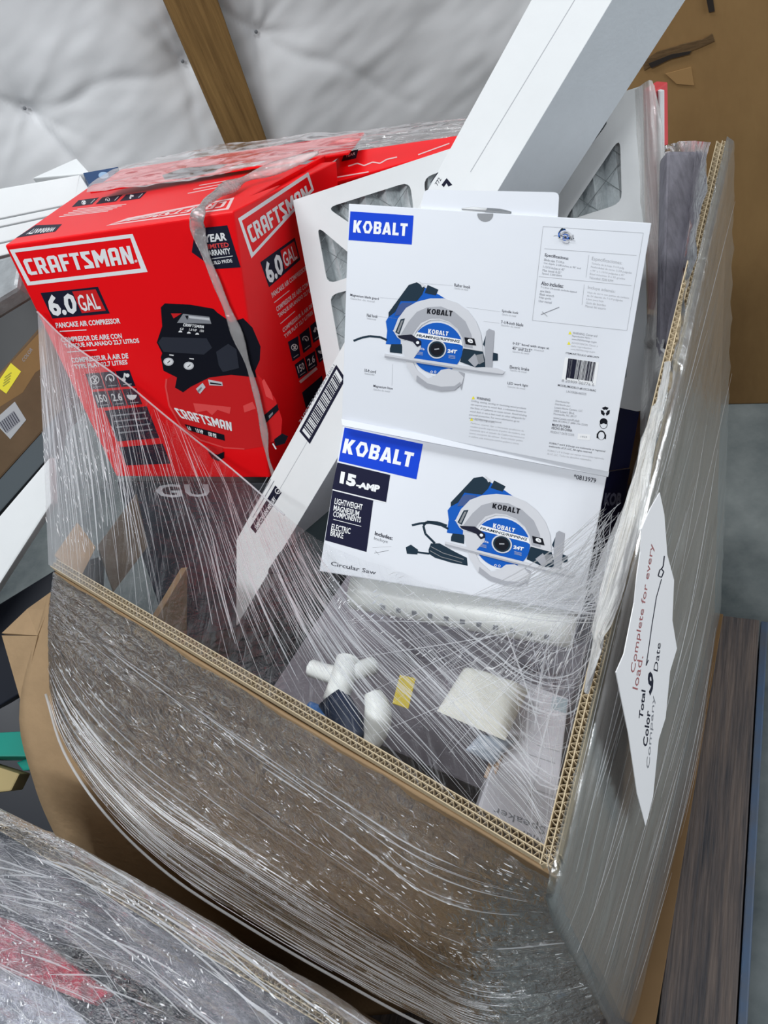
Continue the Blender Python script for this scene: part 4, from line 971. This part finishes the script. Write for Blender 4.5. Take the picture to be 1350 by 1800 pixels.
sf = Loft([sr_, sr0, sr1, sr2], 160, 80); sf.obj('side_sheet', FILM_R, fm, amp=.004, fu=4, fv=40, seed=8, flip_uv=True, out=OUTR)
lines = []
random.seed(11)
for k in range(36):
    v0 = random.random(); u0 = random.uniform(0, .5); u1 = u0+random.uniform(.2, .5); v1_ = v0+random.uniform(-.05, .12)
    lines.append(([sf.at(u0+(u1-u0)*t/10, min(max(v0+(v1_-v0)*t/10, .01), .99))+OUTR*.006 for t in range(11)], random.uniform(.0002, .0005)))
strands('side_crease', lines, CREASE, fm)
# slip sheet on the pallet
ss = [B0+Vector((0, 0, -.004)), A0+Vector((0, 0, -.004)), A0+OUTR*.055+Vector((0, 0, -.004)), B0+OUTR*.02+Vector((0, 0, -.004))]
tag(hexa('slip_sheet', ss+[q_-Vector((0, 0, .005)) for q_ in ss], mat('brown_sheet', (.17, .105, .05), .8, .2, var=.2, vscale=6), None, .001), 'brown cardboard slip sheet showing along the foot of the bulk box', 'sheet')
# veil from the goods down to the front rim
def rfp(x, y, off): return onp(x, y, RF[0]-away(RF)*off, away(RF))
def klp(x, y, off): return onp(x, y, KL[0]-KN*off, KN)
def sidep(x, y, off): return onp(x, y, A+OUTR*off, OUTR)
top = [rfp(66, 548, .012), rfp(120, 600, .012), rfp(215, 668, .015), rfp(300, 738, .02), rfp(410, 826, .03), at(500, 905, 1.24), klp(585, 962, .035), klp(680, 1000, .012), klp(800, 1040, .010), klp(905, 1050, .010), klp(1000, 1018, .010), klp(1060, 962, .015), sidep(1112, 880, -.004)]
rimv = [L+Vector((0, 0, .004)), L.lerp(A, .3)+Vector((0, 0, .004)), L.lerp(A, .6)+Vector((0, 0, .004)), L.lerp(A, .95)+Vector((0, 0, .004)), A+Vector((0, 0, .004)), A.lerp(B, .12)+Vector((0, 0, .004)), A.lerp(B, .3)+Vector((0, 0, .004))]
veil = Loft([top, rimv], 260, 90)
veil.obj('veil_sheet', FILM_V, fm, amp=.004, fu=45, fv=2.5, seed=5)
lines = []
random.seed(21)
for k in range(420):
    u0 = random.random()**1.2*.85; v0 = random.uniform(-.05, .5); v1_ = v0+random.uniform(.2, .7)
    sl = (.03+.30*min(1, u0/.35))*random.uniform(.7, 1.25) if u0 < .75 else random.uniform(-.25, .1)
    n = 12; pts = []
    for t in range(n+1):
        v = v0+(v1_-v0)*t/n; u = u0+sl*(v-v0)
        if 0 <= v <= 1 and 0 <= u <= 1: pts.append(veil.at(u, v)-FWD*.004)
    if len(pts) > 3: lines.append((pts, random.uniform(.00015, .0005) if random.random() < .9 else random.uniform(.0007, .0014)))
for k in range(120):   # bunch gathered at the right rim
    a_ = klp(random.uniform(820, 1040), random.uniform(1040, 1075), .016); b_ = sidep(random.uniform(1050, 1110), random.uniform(880, 1100), -.01)
    c_ = a_.lerp(b_, .5)+Vector((0, 0, -.01))
    lines.append((spline([a_, c_, b_], 10), random.uniform(.0002, .0008)))
for k in range(60):
    a_ = sidep(random.uniform(1045, 1105), random.uniform(900, 1120), -.012); u1 = random.uniform(.55, .95); b_ = veil.at(u1, random.uniform(.35, .9))-FWD*.004
    lines.append((spline([a_, a_.lerp(b_, .5)-Vector((0, 0, .006)), b_], 10), random.uniform(.0002, .0006)))
strands('veil_crease', lines, CREASE, fm)
flecks('veil_glint_paint', veil, 240, (.0, .12), (.25, .85), (.001, .004), (.0002, .0007), .004, -FWD, GLINT_PAINT, fm, 3, 5)  # white flecks painted as glints on the veil's left part
flecks('bunch_glint_paint', veil, 700, (.55, .96), (.02, .45), (.002, .008), (.0002, .0008), .005, -FWD, GLINT_PAINT, fm, -2, 6)  # glints of the bunched film painted as white flecks
# thick pull line along the veil's free edge and the twisted strand over the red carton
tube('edge_roll', [p_-FWD*.003 for p_ in top[:6]], .0016, CREASE, fm, 6, 60)
tp = lambda x, y, off: onp(x, y, RTQ[0]+Vector((0, 0, off)), away(RTQ))
rope = [tp(560, 268, .03), tp(500, 290, .02), tp(430, 315, .014), tp(375, 346, .012), rfp(350, 372, .012)]+[rfp(x, y, .008) for x, y in ((347, 400), (362, 450), (388, 515), (410, 570), (432, 630), (450, 690), (463, 750), (470, 800), (482, 840))]
def rrad(t): return min(1, .2+t/.1)*(.0115-.0075*t)*(1+.3*math.sin(t*31)+.2*math.sin(t*57+1))
tube('twisted_strand', rope, rrad, ROPE, fm, 10, 120, .5)
# film over the tops
tl_ = Loft([[at(198, 298, 1.58), at(330, 268, 1.56), at(480, 245, 1.50), at(640, 230, 1.42), at(826, 206, 1.30)], [at(160, 322, 1.52), at(310, 296, 1.49), at(460, 272, 1.44), at(630, 250, 1.39), at(820, 222, 1.285)], [at(152, 338, 1.46), at(300, 324, 1.42), at(430, 300, 1.36), at(560, 275, 1.36), at(640, 264, 1.37), at(812, 238, 1.28)]], 160, 50)
tl_.obj('top_sheet', FILM_T, fm, amp=.006, fu=8, fv=5, seed=14, flip_uv=True)
# film over the filter's outer edge, running down to the side rim
el = [at(1116, 158, 1.055), at(1122, 260, 1.10), at(1128, 400, 1.16), at(1134, 560, 1.22), at(1126, 700, 1.19), at(1118, 790, 1.08), at(1098, 880, .99), at(1066, 950, .965), at(1034, 1030, .95)]
er = [at(1150, 150, 1.05), at(1164, 260, 1.09), at(1168, 420, 1.15), at(1172, 560, 1.20)]+[sidep(1160, 720, .004), sidep(1140, 810, .004), sidep(1122, 900, .004), sidep(1100, 980, .004), sidep(1050, 1120, .004)]
mid_ = [a_.lerp(b_, .5)-FWD*.018 for a_, b_ in zip(el, er)]
es = Loft([el, mid_, er], 160, 30); es.obj('edge_sheet', FILM_E, fm, amp=.006, fu=5, fv=5, seed=31, flip_uv=True)
bl_ = [sidep(x, y, -.012)-FWD*.014 for x, y in ((1160, 640), (1138, 730), (1114, 815), (1094, 880), (1072, 950), (1048, 1040), (1032, 1130), (1018, 1210))]
br_ = [sidep(x, y, .010)-FWD*.004 for x, y in ((1176, 640), (1162, 730), (1145, 815), (1132, 880), (1112, 960), (1088, 1050), (1052, 1140), (1022, 1212))]
Loft([bl_, [a_.lerp(b_, .5)-FWD*.008 for a_, b_ in zip(bl_, br_)], br_], 80, 24).obj('rim_band', film_mat('film_band', .35, .95, su=20, sv=5, rough=.15, bump=.6, crinkle=.5, cscale=60, tint=(.84, .84, .82), diff=.3, lo=.3, hi=.6), fm, amp=.004, fu=6, fv=6, seed=61, flip_uv=True)
# sheet closing the far corner pack
cf = Loft([[at(1166, 256, 1.17), at(1205, 248, 1.18), sidep(1246, 250, .006)], [at(1168, 480, 1.22), at(1190, 478, 1.22), sidep(1212, 470, .006)], [at(1158, 700, 1.22), at(1162, 700, 1.21), sidep(1168, 700, .006)]], 40, 60)
cf.obj('corner_sheet', film_mat('film_corner', .45, .85, su=14, sv=5, rough=.12, bump=.9, crinkle=.5, cscale=30, tint=(.66, .66, .68), diff=.6), fm, amp=.006, fu=6, fv=8, seed=44)

# ---- paper note taped to the side under the film
note_px = [(1160, 866), (1168, 905), (1173, 975), (1185, 1020), (1182, 1090), (1190, 1140), (1178, 1180), (1170, 1262), (1158, 1300), (1148, 1400), (1135, 1452), (1120, 1395), (1105, 1290), (1083, 1182), (1097, 1150), (1115, 1060), (1120, 1010), (1126, 970), (1128, 930), (1143, 895)]
nt_ = thing('paper_note', 'crumpled white paper note with handwriting stuck on the side of the bulk box', 'note')
NP = [sidep(x, y, .038) for x, y in note_px]
plate('sheet', NP, .0008, PAPER, nt_)
NQ = [sidep(1083, 866, .038), sidep(1190, 866, .038), sidep(1190, 1452, .038), sidep(1083, 1452, .038)]
p = Print(NQ)
for t_, q_, m_k, bo in (('Complete for every', [(1108, 1181), (1143, 955), (1152, 958), (1118, 1184)], REDINK, .0), ('load.', [(1112, 1210), (1122, 1152), (1131, 1154), (1121, 1213)], REDINK, .0), ('Total', [(1123, 1262), (1128, 1212), (1135, 1214), (1130, 1265)], INK, .02), ('9', [(1139, 1180), (1148, 1181), (1150, 1224), (1139, 1222)], INK, .03),
                    ('Date', [(1149, 1178), (1155, 1129), (1162, 1131), (1156, 1181)], INK, .0), ('Color', [(1130, 1311), (1136, 1248), (1144, 1250), (1138, 1313)], INK, .02), ('Company', [(1136, 1350), (1147, 1222), (1153, 1224), (1143, 1352)], GREY3, .0)): p.text(t_, q_, m_k, 1, bo)
p.path([(1168, 977), (1166, 995), (1163, 1000), (1167, 1005), (1163, 1015), (1157, 1012), (1160, 1002), (1165, 998)], 1.8, INK).path([(1163, 1018), (1154, 1050), (1146, 1100), (1139, 1150), (1136, 1170), (1140, 1160)], 1.3, INK)
p.build('handwriting', nt_)

# ================================================================ second wrapped bulk box, bottom left
g2 = thing('wrapped_bulk_box', 'second cardboard bulk box under cloudy stretch film at the bottom left', 'box')
Z2 = 1.0
r2 = [atz(x, y, Z2) for x, y in ((-60, 1398), (25, 1440), (130, 1492), (300, 1590), (470, 1692), (640, 1800), (760, 1880))]
P0, P1 = r2[0], r2[-1]
in2 = Vector((-(P1-P0).y, (P1-P0).x, 0)).normalized(); in2 = in2 if in2.dot(CAM-P0) > 0 else -in2
in2 = Vector((OUTF.x, OUTF.y, 0))
w2 = hexa('side_panel', [P0-dz, P1-dz, Vector((P1.x, P1.y, .15)), Vector((P0.x, P0.y, .15))]+[q_+in2*.014 for q_ in (P0-dz, P1-dz, Vector((P1.x, P1.y, .15)), Vector((P0.x, P0.y, .15)))], KRAFT, g2, .001)
corrugated_rim(w2, P0, P1, in2, th=.015, pitch=.009)
ccol = [('dark_carton', 'slate grey carton under cloudy film in the bottom-left bulk box', [(-40, 1455), (130, 1520), (560, 1795), (420, 1830), (-40, 1560)], .95, GREYC),
        ('red_carton', 'red carton under cloudy film in the bottom-left bulk box', [(-30, 1605), (20, 1618), (190, 1745), (160, 1765), (-30, 1690)], .966, mat('crimson_card', (.42, .02, .05), .5)),
        ('black_carton', 'black carton under cloudy film at the very bottom-left corner', [(80, 1715), (180, 1745), (420, 1830), (200, 1850)], .95, DARKC),
        ('pale_carton', 'pale blue-grey carton under cloudy film at the very bottom-left corner', [(-60, 1690), (80, 1720), (200, 1850), (-60, 1850)], .945, mat('pale_card', (.42, .44, .52), .5))]
for nm, lab, px, z_, m_k in ccol:
    P_ = [atz(x, y, z_) for x, y in px]; k = len(P_); vs = P_+[Vector((v.x, v.y, z_-(.014 if z_ > .96 else .1))) for v in P_]
    tag(mesh_obj(nm, vs, [tuple(range(k)), tuple(range(2*k-1, k-1, -1))]+[(i, (i+1) % k, k+(i+1) % k, k+i) for i in range(k)], m_k), lab, 'box')
bed2 = [P0+in2*.03, P1+in2*.03, P1+in2*.55, P0+in2*.55]
hexa('load', [Vector((v.x, v.y, .82)) for v in bed2]+[Vector((v.x, v.y, .2)) for v in bed2], DARKC, g2, .002)
FILM_2 = film_mat('film_cloudy', .02, .45, su=26, sv=2.6, rough=.07, bump=.8, crinkle=.6, cu=(70, 26), tint=(.62, .63, .72), diff=.15, patch=.22, lo=.5, hi=.8, gl=.7)
f2l = Loft([[p_+Vector((0, 0, -.10))-in2*.006 for p_ in r2], [p_+Vector((0, 0, .005)) for p_ in r2], [atz(x, y, 1.0) for x, y in ((-60, 1470), (140, 1575), (330, 1690), (520, 1815))],
            [atz(x, y, 1.01) for x, y in ((-60, 1620), (60, 1690), (190, 1770), (300, 1850))], [atz(x, y, 1.02) for x, y in ((-60, 1780), (0, 1810), (60, 1850), (100, 1900))]], 160, 90)
g2f = thing('film_cover', 'cloudy crinkled stretch film over the bottom-left bulk box', 'film')
f2l.obj('cover_sheet', FILM_2, g2f, amp=.012, fu=5, fv=18, seed=51, flip_uv=True)
lines = []
for k in range(50):
    u0 = random.uniform(0, .7); v0 = random.uniform(.25, .98); u1 = u0+random.uniform(.1, .4); v1_ = v0+random.uniform(-.1, .15)
    lines.append(([f2l.at(min(1, u0+(u1-u0)*t/10), min(max(v0+(v1_-v0)*t/10, .01), .99))+Vector((0, 0, .012)) for t in range(11)], random.uniform(.0002, .0009)))
strands('cover_crease', lines, CREASE, g2f)

# ================================================================ clutter at the far left
def sl(name, px, d, th_, m, label, cat, bevel=.003):
    o, q_ = slab(name, px, d, th_, m, None, bevel); tag(o, label, cat); return o, q_
wb = thing('panel_carton', 'long white ribbed panel carton at the far left behind the compressor carton', 'box')
for k, (y0, y1) in enumerate(((0, .44), (.46, .56), (.58, .80), (.82, 1))):
    tl, tr, br, bl = (-120, 352), (140, 307), (120, 420), (-120, 480)
    f = lambda a_, b_, t: (a_[0]+(b_[0]-a_[0])*t, a_[1]+(b_[1]-a_[1])*t)
    slab('panel', [f(tl, bl, y0), f(tr, br, y0), f(tr, br, y1), f(tl, bl, y1)], (1.95, 1.85, 1.95-.0), .05+.01*(k % 2), CARDW2, wb, .003)
slab('end_cap', [(140, 307), (157, 334), (130, 420), (118, 420)], (1.85, 1.84, 1.86), .04, CARDW2, wb, .002)
_, bq = sl('blue_carton', [(146, 304), (208, 293), (194, 318), (160, 332)], (1.84, 1.86, 1.80), .06, mat('blue_card', (.006, .045, .14), .45), 'dark blue carton end with a pale oval mark beside the white panels', 'box', .001)
p = Print(bq); p.poly(arc(182, 308, 9, n=16, ry=6), mat('pale_blue_ink', (.28, .42, .60), .5)); p.build('oval_mark', bpy.data.objects[-1] if False else _)
sl('white_carton', [(56, 313), (134, 278), (156, 302), (140, 306)], (1.98, 1.95, 1.90), .05, CARDW2, 'small white carton lying on top of the white panels', 'box')
_, _ = sl('plastic_bag', [(-60, 470), (40, 442), (30, 505), (-60, 560)], (1.75, 1.7, 1.7), .05, mat('grey_bag', (.42, .45, .47), .3, .5, var=.4, vscale=12, bump=.6, bscale=14), 'crumpled pale plastic bag left of the compressor carton', 'bag', .01)
sl('black_crate', [(-80, 560), (60, 480), (120, 700), (-80, 760)], (1.95, 1.92, 1.98), .2, mat('black_plastic', (.015, .017, .02), .4), 'black plastic crate behind the brown carton at the far left', 'crate')
bt = thing('brown_carton', 'dark brown carton with a yellow sticker and a barcode label at the far left', 'box')
_, BCQ = slab('carton_body', [(-80, 745), (95, 545), (110, 720), (-80, 930)], (1.66, 1.60, 1.72), .22, mat('dark_kraft', (.16, .105, .06), .8, .2, var=.35, vscale=6), bt, .004)
p = Print(BCQ); p.poly([(-20, 680), (78, 575), (84, 640), (62, 655), (40, 690), (0, 715), (-20, 728)], KRAFTD, 1).text('COLOR', [(38, 632), (54, 610), (58, 615), (42, 637)], GREY3, 2); p.build('torn_band', bt)
p = Print(BCQ); p.poly([(19, 638), (37, 653), (11, 692), (-8, 678)], YEL, 3)
for k in range(4): p.line((8-k*1, 664+k*5), (20-k*1, 655+k*5), 2, mat('olive_ink', (.35, .33, .02), .6), 4)
p.build('yellow_sticker', bt)
p = Print(BCQ); p.poly([(26, 706), (46, 738), (18, 772), (-12, 740)], mat('grey_label', (.42, .44, .46), .6), 3).poly([(24, 722), (36, 740), (12, 762), (-4, 745)], GREY3, 4)
for k in range(8): p.line((24-k*3.4, 724+k*2.6), (34-k*3.4, 741+k*2.6), 1.2, INK, 5)
p.build('barcode_label', bt)
sl('white_board', [(-80, 1000), (86, 805), (90, 885), (-80, 1150)], (1.50, 1.42, 1.52), .02, CARDW2, 'plain white board leaning diagonally at the far left', 'board')
sl('slate_board', [(-80, 930), (100, 730), (88, 800), (-80, 990)], (1.58, 1.52, 1.58), .04, mat('slate_card', (.05, .065, .075), .6), 'slate grey strip above the leaning white board', 'board')
sl('black_carton', [(-80, 1110), (100, 1000), (100, 1180), (-80, 1290)], (1.6, 1.56, 1.62), .2, DARKC, 'black slab standing in for the dark void behind the folded corner flap', 'box')  # black slab put in to paint the dark void here
sl('green_case', [(-60, 1290), (40, 1285), (70, 1330), (-60, 1330)], (1.42, 1.40, 1.40), .05, GREEN, 'green plastic case at the left edge below the white board', 'case')
sl('green_case', [(28, 1340), (70, 1325), (80, 1350), (40, 1355)], (1.40, 1.39, 1.39), .03, GREEN, 'small green plastic piece beside the torn brown carton', 'case')
sl('torn_carton', [(-60, 1330), (35, 1360), (20, 1390), (-60, 1400)], (1.38, 1.38, 1.36), .06, mat('pale_kraft', (.38, .30, .14), .8), 'torn pale brown carton at the left edge under the green case', 'box')
sl('black_slab', [(-90, 1200), (120, 1180), (160, 1520), (-90, 1500)], (1.85, 1.85, 1.80), .2, mat('ink_black', (.006, .009, .018), .4), 'plain black slab in the dark gap between the two bulk boxes', 'bin')  # plain black slab filling the gap

flecks('cover_glint_paint', f2l, 900, (.0, .98), (.3, .98), (.003, .012), (.0003, .0011), .016, Vector((0, 0, 1)), GLINT_PAINT, g2f, .1, 9)  # sparkle on the cover film, painted as white flecks
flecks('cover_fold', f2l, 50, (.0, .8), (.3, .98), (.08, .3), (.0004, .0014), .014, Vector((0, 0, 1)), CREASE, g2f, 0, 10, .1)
